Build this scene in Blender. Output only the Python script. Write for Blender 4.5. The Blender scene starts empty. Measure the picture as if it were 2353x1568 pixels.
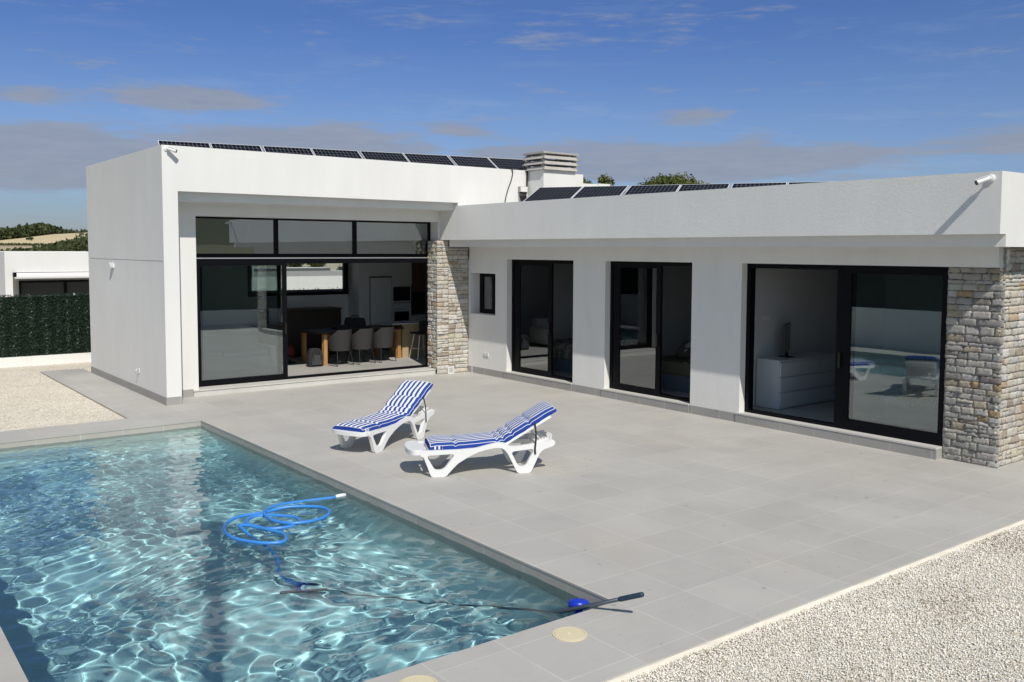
import bpy, bmesh, math, random
import numpy as np
from mathutils import Vector, Matrix
from mathutils.geometry import tessellate_polygon
R = math.radians
SC = bpy.context.scene
COL = SC.collection

# ------------------------------------------------------------------ camera
def make_camera():
    yaw, pit, rol = R(52.459), R(3.901), R(0.22)
    F = Vector((math.cos(yaw)*math.cos(pit), math.sin(yaw)*math.cos(pit), -math.sin(pit)))
    Rt = Vector((math.sin(yaw), -math.cos(yaw), 0)); U = Rt.cross(F)
    R2 = Rt*math.cos(rol)+U*math.sin(rol); U2 = U*math.cos(rol)-Rt*math.sin(rol)
    cd = bpy.data.cameras.new('camera'); co = bpy.data.objects.new('camera', cd); COL.objects.link(co)
    M = Matrix((R2, U2, -F)).transposed().to_4x4(); M.translation = Vector((-4.918, -14.61, 2.75))
    co.matrix_world = M
    cd.sensor_width = 36; cd.lens = 2105.1/2353*36; cd.shift_y = (718.454-784)/2353
    cd.clip_start = .1; cd.clip_end = 20000
    SC.camera = co
make_camera()

# ------------------------------------------------------------------ light
SUN_DIR = Vector((.252, .722, -.813)).normalized()      # the way the light travels
sd = bpy.data.lights.new('sun', 'SUN'); so = bpy.data.objects.new('sun', sd); COL.objects.link(so)
sd.energy = 3.7; sd.angle = R(.5); sd.color = (1, .945, .855)
so.rotation_euler = SUN_DIR.to_track_quat('-Z', 'Y').to_euler(); so.location = (-20, -40, 50)
sd.cycles.is_caustics_light = True

def make_world():
    w = bpy.data.worlds.new('World'); SC.world = w; w.use_nodes = True
    nt = w.node_tree; nt.nodes.clear(); N = nt.nodes.new; L = nt.links.new
    def val(x, s):
        if isinstance(x, (int, float)): s.default_value = x
        else: L(x, s)
    def m(op, a, b=0., c=None, clamp=False):
        n = N('ShaderNodeMath'); n.operation = op; n.use_clamp = clamp
        val(a, n.inputs[0]); val(b, n.inputs[1])
        if c is not None: val(c, n.inputs[2])
        return n.outputs[0]
    sky = N('ShaderNodeTexSky'); sky.sky_type = 'NISHITA'; sky.sun_disc = False
    d = -SUN_DIR
    sky.sun_elevation = math.asin(d.z); sky.sun_rotation = math.atan2(d.x, d.y)
    sky.altitude = 600; sky.air_density = 1.0; sky.dust_density = .6; sky.ozone_density = 2.2
    tc = N('ShaderNodeTexCoord'); sep = N('ShaderNodeSeparateXYZ'); L(tc.outputs['Generated'], sep.inputs[0])
    X, Y, Z = sep.outputs
    az = m('MULTIPLY', m('ARCTAN2', Y, X), 180/math.pi); el = m('MULTIPLY', m('ARCSINE', Z), 180/math.pi)
    def noise(sx, sy, detail, rough, off=0.):
        c = N('ShaderNodeCombineXYZ'); val(m('MULTIPLY', az, sx), c.inputs[0]); val(m('MULTIPLY', el, sy), c.inputs[1]); c.inputs[2].default_value = off
        n = N('ShaderNodeTexNoise'); n.inputs['Scale'].default_value = 1; n.inputs['Detail'].default_value = detail
        n.inputs['Roughness'].default_value = rough; n.inputs['Distortion'].default_value = .3
        L(c.outputs[0], n.inputs['Vector']); return n.outputs['Fac']
    n1 = noise(.15, 1.0, 7, .6); n2 = noise(.36, 2.6, 8, .66, 7.3)
    # cloud banks: azimuth, elevation, half width, half height, weight
    banks = [(79.0, 5.0, 7.5, 1.6, 1.3), (71.8, 8.7, 4.4, .75, 1.0), (79.5, 8.3, 3.6, .6, .6), (65.5, 6.3, 9, 1.0, 1.2), (55.6, 7.3, 2.4, .6, .75),
             (58, 14.4, 5, 1.1, .20), (50.7, 13.2, 3.5, 1.1, .20), (43.5, 14.0, 5, 1.1, .20), (41.5, 5.3, 11.5, 1.15, 1.25), (41.3, 8.0, 2.6, .6, .6),
             (52, 5.9, 5, .6, 1.0), (100, 7, 12, 1.6, 1), (20, 6, 9, .9, .9), (130, 9, 14, 2, 1), (-30, 8, 16, 2, .9), (-80, 10, 20, 2.5, .8), (180, 9, 20, 2, .9)]
    tot = None
    for a, e, wa, we, wt in banks:
        da = m('DIVIDE', m('SUBTRACT', az, a), wa); de = m('DIVIDE', m('SUBTRACT', el, e), we)
        g = m('MULTIPLY', m('EXPONENT', m('MULTIPLY', m('ADD', m('MULTIPLY', da, da), m('MULTIPLY', de, de)), -1.1)), wt)
        tot = g if tot is None else m('MAXIMUM', tot, g)
    shp = m('ADD', m('ADD', tot, m('MULTIPLY', m('SUBTRACT', n1, .5), 1.35)), m('MULTIPLY', m('SUBTRACT', n2, .5), .95))
    mr = N('ShaderNodeMapRange'); mr.interpolation_type = 'SMOOTHSTEP'; L(shp, mr.inputs[0]); mr.inputs[1].default_value = .10; mr.inputs[2].default_value = .62
    mr.inputs[3].default_value = 0; mr.inputs[4].default_value = .88
    grey = m('MULTIPLY', mr.outputs[0], m('GREATER_THAN', el, .2))
    # thin high streaks
    n3 = noise(.12, .75, 8, .7, 21.)
    st = N('ShaderNodeMapRange'); L(n3, st.inputs[0]); st.inputs[1].default_value = .52; st.inputs[2].default_value = .85; st.inputs[3].default_value = 0; st.inputs[4].default_value = .55
    fade = N('ShaderNodeMapRange'); L(el, fade.inputs[0]); fade.inputs[1].default_value = 2; fade.inputs[2].default_value = 12; fade.inputs[3].default_value = 1; fade.inputs[4].default_value = .3
    wisp = m('MULTIPLY', st.outputs[0], fade.outputs[0])
    s = .11
    tone = N('ShaderNodeMixRGB'); L(n2, tone.inputs[0]); tone.inputs[1].default_value = (.225/s, .262/s, .345/s, 1); tone.inputs[2].default_value = (.325/s, .36/s, .445/s, 1)
    hs = N('ShaderNodeHueSaturation'); hs.inputs['Saturation'].default_value = 1.12; hs.inputs['Value'].default_value = 1.0; L(sky.outputs[0], hs.inputs['Color'])
    rp = N('ShaderNodeValToRGB'); val(m('DIVIDE', el, 90.), rp.inputs[0]); e_ = rp.color_ramp.elements
    tints = [(0, (0.361,0.394,0.534)), (2.5, (0.401,0.454,0.615)), (5, (0.514,0.554,0.735)), (8, (0.548,0.574,0.748)), (14, (0.441,0.508,0.748)), (24, (.80,.74,.68)), (90, (1.,.89,.76))]
    while len(e_) < len(tints): e_.new(.5)
    for i, (p_, c_) in enumerate(tints): e_[i].position = p_/90; e_[i].color = (*c_, 1)
    sdv = N('ShaderNodeVectorMath'); sdv.operation = 'DOT_PRODUCT'; L(tc.outputs['Generated'], sdv.inputs[0]); sdv.inputs[1].default_value = tuple(-SUN_DIR)
    sr = N('ShaderNodeMapRange'); sr.interpolation_type = 'SMOOTHSTEP'; L(sdv.outputs['Value'], sr.inputs[0]); sr.inputs[1].default_value = -.45; sr.inputs[2].default_value = .5
    smx = N('ShaderNodeMixRGB'); L(sr.outputs[0], smx.inputs[0]); L(rp.outputs[0], smx.inputs[1]); smx.inputs[2].default_value = (1.0,.90,.76,1)
    mt = N('ShaderNodeMixRGB'); mt.blend_type = 'MULTIPLY'; mt.inputs[0].default_value = 1; L(hs.outputs[0], mt.inputs[1]); L(smx.outputs[0], mt.inputs[2])
    mx1 = N('ShaderNodeMixRGB'); L(wisp, mx1.inputs[0]); L(mt.outputs[0], mx1.inputs[1]); mx1.inputs[2].default_value = (.38/s, .48/s, .62/s, 1)
    mx2 = N('ShaderNodeMixRGB'); L(grey, mx2.inputs[0]); L(mx1.outputs[0], mx2.inputs[1]); L(tone.outputs[0], mx2.inputs[2])
    bg = N('ShaderNodeBackground'); L(mx2.outputs[0], bg.inputs[0]); bg.inputs[1].default_value = s
    out = N('ShaderNodeOutputWorld'); L(bg.outputs[0], out.inputs[0])
make_world()
SC.view_settings.view_transform = 'Standard'; SC.view_settings.look = 'None'; SC.view_settings.exposure = .06; SC.view_settings.gamma = 1
SC.cycles.use_denoising = True
SC.cycles.max_bounces = 10; SC.cycles.transparent_max_bounces = 16; SC.cycles.diffuse_bounces = 4; SC.cycles.glossy_bounces = 4; SC.cycles.transmission_bounces = 6
SC.cycles.caustics_reflective = False; SC.cycles.caustics_refractive = True; SC.cycles.sample_clamp_indirect = 4
SC.cycles.use_adaptive_sampling = False

# ------------------------------------------------------------------ mesh helpers
class MB:
    def __init__(s): s.v = []; s.f = []; s.col = None
    def box(s, x0, x1, y0, y1, z0, z1):
        if x0 > x1: x0, x1 = x1, x0
        if y0 > y1: y0, y1 = y1, y0
        if z0 > z1: z0, z1 = z1, z0
        b = len(s.v)
        s.v += [(x0,y0,z0),(x1,y0,z0),(x1,y1,z0),(x0,y1,z0),(x0,y0,z1),(x1,y0,z1),(x1,y1,z1),(x0,y1,z1)]
        s.f += [tuple(b+i for i in q) for q in ((0,3,2,1),(4,5,6,7),(0,1,5,4),(1,2,6,5),(2,3,7,6),(3,0,4,7))]
        return s
    def obox(s, c, h, M):
        b = len(s.v)
        for sx, sy, sz in ((-1,-1,-1),(1,-1,-1),(1,1,-1),(-1,1,-1),(-1,-1,1),(1,-1,1),(1,1,1),(-1,1,1)):
            s.v.append(tuple(Vector(c)+M@Vector((sx*h[0], sy*h[1], sz*h[2]))))
        s.f += [tuple(b+i for i in q) for q in ((0,3,2,1),(4,5,6,7),(0,1,5,4),(1,2,6,5),(2,3,7,6),(3,0,4,7))]
        return s
    def quad(s, a, b_, c, d):
        b = len(s.v); s.v += [a, b_, c, d]; s.f.append((b, b+1, b+2, b+3)); return s
    def tube(s, pts, r, n=8, cap=True):
        pts = [Vector(p) for p in pts]; rs = r if isinstance(r, (list, tuple)) else [r]*len(pts)
        b0 = len(s.v); prev = None
        for i, p in enumerate(pts):
            t = (pts[min(i+1, len(pts)-1)]-pts[max(i-1, 0)]).normalized()
            if prev is None:
                a = Vector((0,0,1)) if abs(t.z) < .9 else Vector((1,0,0))
                u = t.cross(a).normalized()
            else: u = (prev-t*prev.dot(t)).normalized()
            prev = u; w = t.cross(u)
            for k in range(n):
                an = 2*math.pi*k/n; s.v.append(tuple(p+(u*math.cos(an)+w*math.sin(an))*rs[i]))
        for i in range(len(pts)-1):
            for k in range(n):
                a = b0+i*n+k; c = b0+i*n+(k+1) % n; s.f.append((a, c, c+n, a+n))
        if cap:
            s.f.append(tuple(b0+k for k in range(n))[::-1]); e = b0+(len(pts)-1)*n; s.f.append(tuple(e+k for k in range(n)))
        return s
    def lathe(s, prof, c=(0,0,0), n=32, M=None):
        b0 = len(s.v); M = M or Matrix.Identity(3)
        for r, z in prof:
            for k in range(n):
                a = 2*math.pi*k/n; s.v.append(tuple(Vector(c)+M@Vector((r*math.cos(a), r*math.sin(a), z))))
        for i in range(len(prof)-1):
            for k in range(n):
                a = b0+i*n+k; d = b0+i*n+(k+1) % n; s.f.append((a, d, d+n, a+n))
        s.f.append(tuple(b0+k for k in range(n))[::-1]); e = b0+(len(prof)-1)*n; s.f.append(tuple(e+k for k in range(n)))
        return s
    def prism(s, loops, fn, t0, t1):
        """loops: outer outline + holes in 2-D; fn(a, b, t) -> 3-D"""
        flat = [p for l in loops for p in l]; n = len(flat)
        tri = tessellate_polygon([[Vector((p[0], p[1], 0)) for p in l] for l in loops])
        b = len(s.v)
        s.v += [tuple(fn(p[0], p[1], t0)) for p in flat]+[tuple(fn(p[0], p[1], t1)) for p in flat]
        for t in tri:
            s.f.append(tuple(b+i for i in t)); s.f.append(tuple(b+n+i for i in t[::-1]))
        o = 0
        for l in loops:
            for i in range(len(l)):
                j = (i+1) % len(l); s.f.append((b+o+i, b+o+j, b+n+o+j, b+n+o+i))
            o += len(l)
        return s

def raw(name, mb, mat=None, smooth=False, fix=True):
    me = bpy.data.meshes.new(name); me.from_pydata(mb.v, [], mb.f); me.update()
    if fix:
        bm = bmesh.new(); bm.from_mesh(me); bmesh.ops.recalc_face_normals(bm, faces=bm.faces); bm.to_mesh(me); bm.free()
    if mat: me.materials.append(mat)
    if smooth: me.polygons.foreach_set('use_smooth', [True]*len(me.polygons))
    o = bpy.data.objects.new(name, me); COL.objects.link(o); return o
WORLD = {}
def wm(o): return WORLD.get(o.name, Matrix.Identity(4))
def obj(name, mb, mat, parent=None, local=False, smooth=False, bevel=0, fix=True, auto=None):
    o = raw(name, mb, mat, smooth, fix)
    if parent is not None:
        o.parent = parent
        if not local: o.matrix_parent_inverse = wm(parent).inverted()
        else: WORLD[o.name] = wm(parent)
    if bevel:
        b = o.modifiers.new('bevel', 'BEVEL'); b.width = bevel; b.segments = 2; b.limit_method = 'ANGLE'; b.angle_limit = R(40)
    if auto: o.data.set_sharp_from_angle(angle=R(auto))
    return o
def empty(name, loc=(0,0,0), rz=0., M=None):
    o = bpy.data.objects.new(name, None); o.empty_display_size = .1; COL.objects.link(o)
    if M is None: o.location = loc; o.rotation_euler = (0, 0, rz); M = Matrix.Translation(loc) @ Matrix.Rotation(rz, 4, 'Z')
    else: o.matrix_world = M
    WORLD[o.name] = M
    return o
def tag(o, label=None, cat=None, group=None, kind=None):
    if label: o['label'] = label
    if cat: o['category'] = cat
    if group: o['group'] = group
    if kind: o['kind'] = kind
    return o
def copy_tree(o, parent=None):
    c = o.copy(); COL.objects.link(c)
    if parent is not None: c.parent = parent
    for ch in list(o.children): copy_tree(ch, c)
    return c

# ------------------------------------------------------------------ materials
def mat(name, base=(.5,.5,.5), rough=.6, metal=0., spec=.5, build=None):
    m = bpy.data.materials.new(name); m.use_nodes = True; nt = m.node_tree
    b = nt.nodes['Principled BSDF']; b.inputs['Base Color'].default_value = (*base, 1); b.inputs['Roughness'].default_value = rough
    b.inputs['Metallic'].default_value = metal; b.inputs['Specular IOR Level'].default_value = spec
    if build: build(NT(nt), b)
    return m
class NT:
    def __init__(s, nt): s.nt = nt; s.N = nt.nodes.new; s.L = nt.links.new; s._o = None
    def set(s, x, sock):
        if isinstance(x, (int, float)): sock.default_value = x
        elif isinstance(x, tuple): sock.default_value = (*x, 1) if len(x) == 3 and len(sock.default_value) == 4 else x
        else: s.L(x, sock)
    def co(s): 
        if s._o is None: s._o = s.N('ShaderNodeNewGeometry').outputs['Position']
        return s._o
    def obco(s): return s.N('ShaderNodeTexCoord').outputs['Object']
    def m(s, op, a, b=0., c=None, clamp=False):
        n = s.N('ShaderNodeMath'); n.operation = op; n.use_clamp = clamp; s.set(a, n.inputs[0]); s.set(b, n.inputs[1])
        if c is not None: s.set(c, n.inputs[2])
        return n.outputs[0]
    def sep(s, v): n = s.N('ShaderNodeSeparateXYZ'); s.L(v, n.inputs[0]); return n.outputs
    def comb(s, x, y, z=0.): n = s.N('ShaderNodeCombineXYZ'); s.set(x, n.inputs[0]); s.set(y, n.inputs[1]); s.set(z, n.inputs[2]); return n.outputs[0]
    def noise(s, scale, detail=3, rough=.5, v=None, dist=0.):
        n = s.N('ShaderNodeTexNoise'); n.inputs['Scale'].default_value = scale; n.inputs['Detail'].default_value = detail; n.inputs['Roughness'].default_value = rough
        n.inputs['Distortion'].default_value = dist; s.L(v or s.co(), n.inputs['Vector']); return n.outputs['Fac']
    def voro(s, scale, v=None, feat='F1', out='Distance', rnd=1.):
        n = s.N('ShaderNodeTexVoronoi'); n.feature = feat; n.inputs['Scale'].default_value = scale; n.inputs['Randomness'].default_value = rnd; s.L(v or s.co(), n.inputs['Vector']); return n.outputs[out]
    def white(s, v): n = s.N('ShaderNodeTexWhiteNoise'); s.L(v, n.inputs['Vector']); return n.outputs['Value']
    def ramp(s, f, stops):
        n = s.N('ShaderNodeValToRGB'); s.L(f, n.inputs[0]); e = n.color_ramp.elements
        while len(e) < len(stops): e.new(.5)
        for i, (p, c) in enumerate(stops): e[i].position = p; e[i].color = (*c, 1)
        return n.outputs[0]
    def mix(s, f, a, b, mode='MIX'):
        n = s.N('ShaderNodeMixRGB'); n.blend_type = mode; s.set(f, n.inputs[0]); s.set(a, n.inputs[1]); s.set(b, n.inputs[2]); return n.outputs[0]
    def rng(s, x, a, b, c, d, smooth=False):
        n = s.N('ShaderNodeMapRange'); s.set(x, n.inputs[0])
        if smooth: n.interpolation_type = 'SMOOTHSTEP'
        for i, k in enumerate((a, b, c, d)): n.inputs[i+1].default_value = k
        return n.outputs[0]
    def bump(s, b, h, strength=.5, dist=.01):
        n = s.N('ShaderNodeBump'); n.inputs['Strength'].default_value = strength; n.inputs['Distance'].default_value = dist; s.L(h, n.inputs['Height']); s.L(n.outputs[0], b.inputs['Normal'])
    def attr(s, name, out='Color'): n = s.N('ShaderNodeAttribute'); n.attribute_name = name; return n.outputs[out]

def render_build(c0, c1, bumpd):
    def f(t, b):
        x, y, z = t.sep(t.co())
        big = t.noise(.7, 4, .6); streak = t.noise(1, 5, .65, t.comb(t.m('MULTIPLY', x, 3.), t.m('MULTIPLY', y, 3.), t.m('MULTIPLY', z, .5)))
        f_ = t.m('ADD', t.m('MULTIPLY', big, .5), t.m('MULTIPLY', streak, .5))
        t.L(t.ramp(f_, [(.34, c0), (.6, c1)]), b.inputs['Base Color'])
        t.bump(b, t.m('ADD', t.noise(95, 3, .6), t.m('MULTIPLY', t.noise(28, 2, .5), .7)), .55, bumpd)
    return f
M_WHITE = mat('white_render', (.8,.8,.78), .85, spec=.2, build=render_build((.765,.76,.745), (.815,.81,.795), .005))
M_WHITES = mat('smooth_white_render', (.8,.8,.78), .85, spec=.2, build=render_build((.76,.755,.74), (.81,.805,.79), .002))
M_WHITE2 = mat('smooth_white_paint', (.79,.79,.78), .8, spec=.2, build=render_build((.75,.75,.74), (.80,.80,.79), .002))
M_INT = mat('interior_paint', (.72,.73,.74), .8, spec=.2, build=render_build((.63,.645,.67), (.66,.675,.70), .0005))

def tile_build(c, cell=.6, ox=.02, oy=-9.12, grout=.0035, gcol=None, vert=False):
    gcol = gcol or tuple(min(1, k*1.45) for k in c)
    def f(t, b):
        x, y, z = t.sep(t.co())
        if vert: u = t.m('ADD', x, y); v = z
        else: u = x; v = y
        uu = t.m('DIVIDE', t.m('SUBTRACT', u, ox), cell); vv = t.m('DIVIDE', t.m('SUBTRACT', v, oy), cell)
        def line(q):
            fr = t.m('FRACT', q); d = t.m('MINIMUM', fr, t.m('SUBTRACT', 1., fr))
            return t.rng(d, grout/cell*.6, grout/cell*1.5, 1, 0)
        ln = line(uu) if vert else t.m('MAXIMUM', line(uu), line(vv))
        idn = t.white(t.comb(t.m('FLOOR', uu), t.m('FLOOR', vv) if not vert else 0.))
        cloud = t.noise(1.1, 5, .6, dist=.4); fine = t.noise(1, 6, .7, t.comb(t.m('MULTIPLY', x, 4.), t.m('MULTIPLY', y, 40.), t.m('MULTIPLY', z, 40.)))
        k = t.m('ADD', t.m('ADD', t.m('MULTIPLY', idn, .065), t.m('MULTIPLY', cloud, .30)), t.m('MULTIPLY', fine, .13))
        k = t.m('ADD', k, .74)
        stain = t.rng(t.noise(.45, 4, .6), .55, .75, 0, .5, True)
        base = t.mix(stain, c, (c[0]*1.08, c[1]*1.0, c[2]*.90))
        colr = t.mix(1., base, t.comb(k, k, k), 'MULTIPLY')
        # small dark scuffs
        sc = t.m('MULTIPLY', t.rng(t.noise(9, 2, .5), .69, .74, 0, 1), .28)
        colr = t.mix(sc, colr, (.12,.11,.10))
        gl = t.m('MULTIPLY', ln, t.rng(t.noise(2.3, 3, .6), .3, .7, .2, .8))
        t.L(t.mix(gl, colr, gcol), b.inputs['Base Color'])
        t.bump(b, t.m('SUBTRACT', t.m('MULTIPLY', fine, .25), ln), .35, .0015)
        t.L(t.rng(cloud, .3, .7, .55, .72), b.inputs['Roughness'])
    return f
M_DECK = mat('grey_porcelain_tile', (.4,.39,.37), .6, spec=.35, build=tile_build((.480,.466,.438)))
M_FLOOR = mat('interior_floor_tile', (.42,.42,.41), .4, spec=.5, build=tile_build((.42,.415,.40)))
M_SKIRT = mat('grey_skirting_tile', (.3,.3,.3), .6, spec=.35, build=tile_build((.36,.355,.345), .6, .15, 0, .004, (.62,.61,.58), True))
M_SILL = mat('pale_sill_stone', (.6,.59,.56), .6, build=render_build((.55,.54,.51), (.62,.61,.58), .0006))
M_COPING = mat('pool_coping_tile', (.34,.32,.30), .55, spec=.4, build=tile_build((.47,.45,.42), .6, .02, 0, .005, (.70,.68,.64), True))

def pool_build(t, b):
    x, y, z = t.sep(t.co())
    v = t.voro(38, rnd=.25, out='Color'); s_ = t.sep(v)
    k = t.m('ADD', t.m('MULTIPLY', s_[0], .12), t.m('MULTIPLY', t.noise(1.4, 4, .6), .2)); k = t.m('ADD', k, .84)
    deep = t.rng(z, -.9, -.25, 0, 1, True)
    c = t.mix(deep, (.70,.81,.83), (.76,.73,.66))  # water's tinting of light with depth put into the tile colour
    t.L(t.mix(1., c, t.comb(k, k, k), 'MULTIPLY'), b.inputs['Base Color'])
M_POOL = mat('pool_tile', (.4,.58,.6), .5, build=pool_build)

def water_mat():
    m = bpy.data.materials.new('water'); m.use_nodes = True; nt = m.node_tree; nt.nodes.clear(); t = NT(nt)
    rf = t.N('ShaderNodeBsdfRefraction'); rf.inputs['IOR'].default_value = 1.333; rf.inputs['Roughness'].default_value = 0; rf.inputs['Color'].default_value = (.745,.955,.985,1)
    gl = t.N('ShaderNodeBsdfGlossy'); gl.inputs['Roughness'].default_value = 0.0; gl.inputs['Color'].default_value = (1,1,1,1)
    fr = t.N('ShaderNodeFresnel'); fr.inputs['IOR'].default_value = 1.333
    mx = t.N('ShaderNodeMixShader'); t.L(fr.outputs[0], mx.inputs[0]); t.L(rf.outputs[0], mx.inputs[1]); t.L(gl.outputs[0], mx.inputs[2])
    o = t.N('ShaderNodeOutputMaterial'); t.L(mx.outputs[0], o.inputs['Surface'])
    return m
M_WATER = water_mat()

def glass_mat(name, tint, k=1.9, refl=(.93,.97,1.)):
    m = bpy.data.materials.new(name); m.use_nodes = True; nt = m.node_tree; nt.nodes.clear(); t = NT(nt)
    tr = t.N('ShaderNodeBsdfTransparent'); tr.inputs[0].default_value = (*tint, 1)
    gl = t.N('ShaderNodeBsdfGlossy'); gl.inputs['Roughness'].default_value = 0.0; gl.inputs['Color'].default_value = (*refl, 1)
    fr = t.N('ShaderNodeFresnel'); fr.inputs['IOR'].default_value = 1.5
    # float glass is never quite flat: a very slight waviness bends the reflections
    bp = t.N('ShaderNodeBump'); bp.inputs['Strength'].default_value = .12; bp.inputs['Distance'].default_value = .004; t.L(t.noise(1.6, 1, .4), bp.inputs['Height'])
    t.L(bp.outputs[0], gl.inputs['Normal'])
    mx = t.N('ShaderNodeMixShader'); t.L(t.m('MULTIPLY', fr.outputs[0], k, clamp=True), mx.inputs[0]); t.L(tr.outputs[0], mx.inputs[1]); t.L(gl.outputs[0], mx.inputs[2])
    o = t.N('ShaderNodeOutputMaterial'); t.L(mx.outputs[0], o.inputs['Surface']); return m
M_GLASS = glass_mat('window_glass', (.80,.85,.84), 4.6)
M_GLASS_D = glass_mat('tinted_window_glass', (.80,.85,.84), 3.0)
M_FRAME = mat('black_aluminium', (.0035,.004,.006), .5, spec=.12)
def stone_build(t, b):
    c = t.attr('stone_tint'); n = t.noise(34, 5, .65); n2 = t.noise(9, 4, .6)
    k = t.m('ADD', t.m('MULTIPLY', n, .55), t.m('MULTIPLY', n2, .5)); k = t.m('ADD', k, .43)
    t.L(t.mix(1., c, t.comb(k, k, k), 'MULTIPLY'), b.inputs['Base Color']); t.bump(b, t.m('ADD', t.m('ADD', n, n2), t.m('MULTIPLY', t.noise(90, 3, .6), .5)), 1., .016)
M_STONE = mat('cut_stone', (.4,.38,.34), .9, spec=.15, build=stone_build)
M_DARK = mat('dark_joint', (.05,.047,.043), .95, spec=.1)

def gravel_build(c0, c1, c2, scale):
    def f(t, b):
        d = t.voro(scale); cv = t.sep(t.voro(scale, out='Color'))
        n = t.noise(1.2, 4, .6)
        c = t.ramp(cv[0], [(0, c0), (.35, c1), (.8, c2), (1, (c2[0]*.8, c2[1]*.76, c2[2]*.7))])
        gap = t.rng(d, .45, .75, 0, .40)
        c = t.mix(gap, c, (.20,.17,.13))
        k = t.rng(n, .3, .7, .92, 1.06)
        t.L(t.mix(1., c, t.comb(k, k, k), 'MULTIPLY'), b.inputs['Base Color'])
        t.bump(b, t.m('ADD', t.m('MULTIPLY', d, -1.), t.m('MULTIPLY', cv[1], .6)), .9, .012)
    return f
M_GRAVEL = mat('cream_gravel', (.6,.56,.48), .95, spec=.1, build=gravel_build((.70,.61,.47), (.85,.78,.65), (.93,.88,.78), 36))
M_GRAVELW = mat('white_gravel_bed', (.5,.48,.43), .95, spec=.1, build=gravel_build((.68,.63,.55), (.80,.76,.69), (.87,.85,.79), 75))
def pebble_build(t, b):
    r = t.attr('pebble_tint', 'Fac')
    c = t.ramp(r, [(0, (.36,.30,.22)), (.05, (.62,.55,.45)), (.2, (.82,.77,.67)), (.6, (.89,.86,.78)), (1, (.93,.91,.87))])
    k = t.rng(t.noise(1.1, 4, .6), .3, .7, .90, 1.05)
    t.L(t.mix(1., c, t.comb(k, k, k), 'MULTIPLY'), b.inputs['Base Color'])
M_PEBBLE = mat('white_pebble', (.75,.73,.68), .9, spec=.15, build=pebble_build)
M_PLASTIC = mat('white_resin', (.80,.81,.82), .32, spec=.5)
M_PLASTIC_M = mat('white_plastic', (.78,.78,.78), .4)
def cushion_build(t, b):
    v = t.attr('across', 'Fac'); sd_ = t.attr('side', 'Fac'); a = t.attr('along', 'Fac')
    fr = t.m('FRACT', t.m('MULTIPLY', v, 6.5)); st = t.rng(fr, .47, .53, 1, 0)   # starts and ends with blue
    edge = t.rng(fr, .0, .03, 0, 1)
    st = t.m('MULTIPLY', st, 1.)
    blue = t.mix(t.noise(60, 2, .5), (.022,.060,.27), (.030,.080,.33)); wh = t.mix(t.noise(60, 2, .5), (.74,.75,.80), (.82,.83,.86))
    top = t.mix(st, wh, blue)
    t.L(t.mix(t.m('GREATER_THAN', sd_, .5), top, (.020,.055,.30)), b.inputs['Base Color'])
    t.bump(b, t.noise(420, 2, .5, t.obco()), .15, .001)
M_CUSH = mat('striped_cloth', (.5,.5,.6), .85, spec=.15, build=cushion_build)
M_PIPING = mat('white_piping', (.78,.79,.82), .8)
M_STRAP = mat('black_strap', (.012,.012,.014), .7)
M_HOSE = mat('blue_hose', (.05,.26,.72), .35, spec=.5)
M_HOSEB = mat('blue_plastic', (.012,.045,.55), .3, spec=.5)
M_GREYPL = mat('grey_plastic', (.35,.35,.33), .45)
M_POLE = mat('dark_pole', (.10,.12,.15), .35, metal=.6)
M_GRIP = mat('dark_blue_grip', (.02,.045,.085), .6)
M_LID = mat('cream_lid', (.72,.64,.44), .5, spec=.4)
def pv_build(t, b):
    x, y, z = t.sep(t.obco())
    def line(q, n, w):
        fr = t.m('FRACT', t.m('MULTIPLY', q, n)); d = t.m('MINIMUM', fr, t.m('SUBTRACT', 1., fr)); return t.rng(d, w*.6, w*1.3, 1, 0)
    ln = t.m('MAXIMUM', line(x, 12, .034), line(y, 7, .022))
    t.L(t.mix(ln, t.mix(t.noise(3, 2), (.002,.003,.009), (.004,.006,.014)), (.24,.25,.27)), b.inputs['Base Color'])
    t.L(t.rng(ln, 0, 1, .4, .5), b.inputs['Roughness'])
M_PV = mat('solar_cells', (.01,.012,.03), .4, spec=.02, build=pv_build)
M_PVF = mat('pale_anodised_frame', (.70,.71,.73), .45)
M_ALU = mat('aluminium', (.75,.76,.78), .35, metal=.7)
M_CONC = mat('concrete', (.45,.43,.40), .9, spec=.1, build=render_build((.40,.385,.36), (.50,.48,.45), .006))
M_ROOF = mat('roof_gravel', (.45,.44,.42), .95, build=gravel_build((.4,.38,.35), (.45,.43,.40), (.52,.50,.47), 40))
M_HEDGE = mat('artificial_hedge', (.02,.05,.03), .8, spec=.12, build=lambda t, b: t.L(t.ramp(t.attr('leaf_tint', 'Fac'), [(0, (.010,.021,.014)), (.55, (.022,.045,.028)), (.86, (.055,.090,.060)), (1, (.34,.38,.33))]), b.inputs['Base Color']))
def hedge_back(t, b):
    n = t.noise(45, 4, .7); t.L(t.ramp(n, [(.3, (.006,.013,.009)), (.7, (.022,.042,.026))]), b.inputs['Base Color']); t.bump(b, n, 1, .03)
M_HEDGEB = mat('hedge_mat_backing', (.015,.03,.02), .8, build=hedge_back)
M_FOL = mat('pine_foliage', (.05,.07,.02), .6, spec=.2, build=lambda t, b: t.L(t.ramp(t.attr('leaf_tint', 'Fac'), [(0, (.040,.058,.016)), (.5, (.095,.115,.030)), (1, (.17,.185,.06))]), b.inputs['Base Color']))
M_BARK = mat('bark', (.12,.09,.06), .9)
M_FOLD = mat('distant_foliage', (.05,.065,.03), .8, spec=.1, build=lambda t, b: t.L(t.ramp(t.attr('leaf_tint', 'Fac'), [(0, (.03,.042,.022)), (1, (.085,.10,.04))]), b.inputs['Base Color']))
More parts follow.
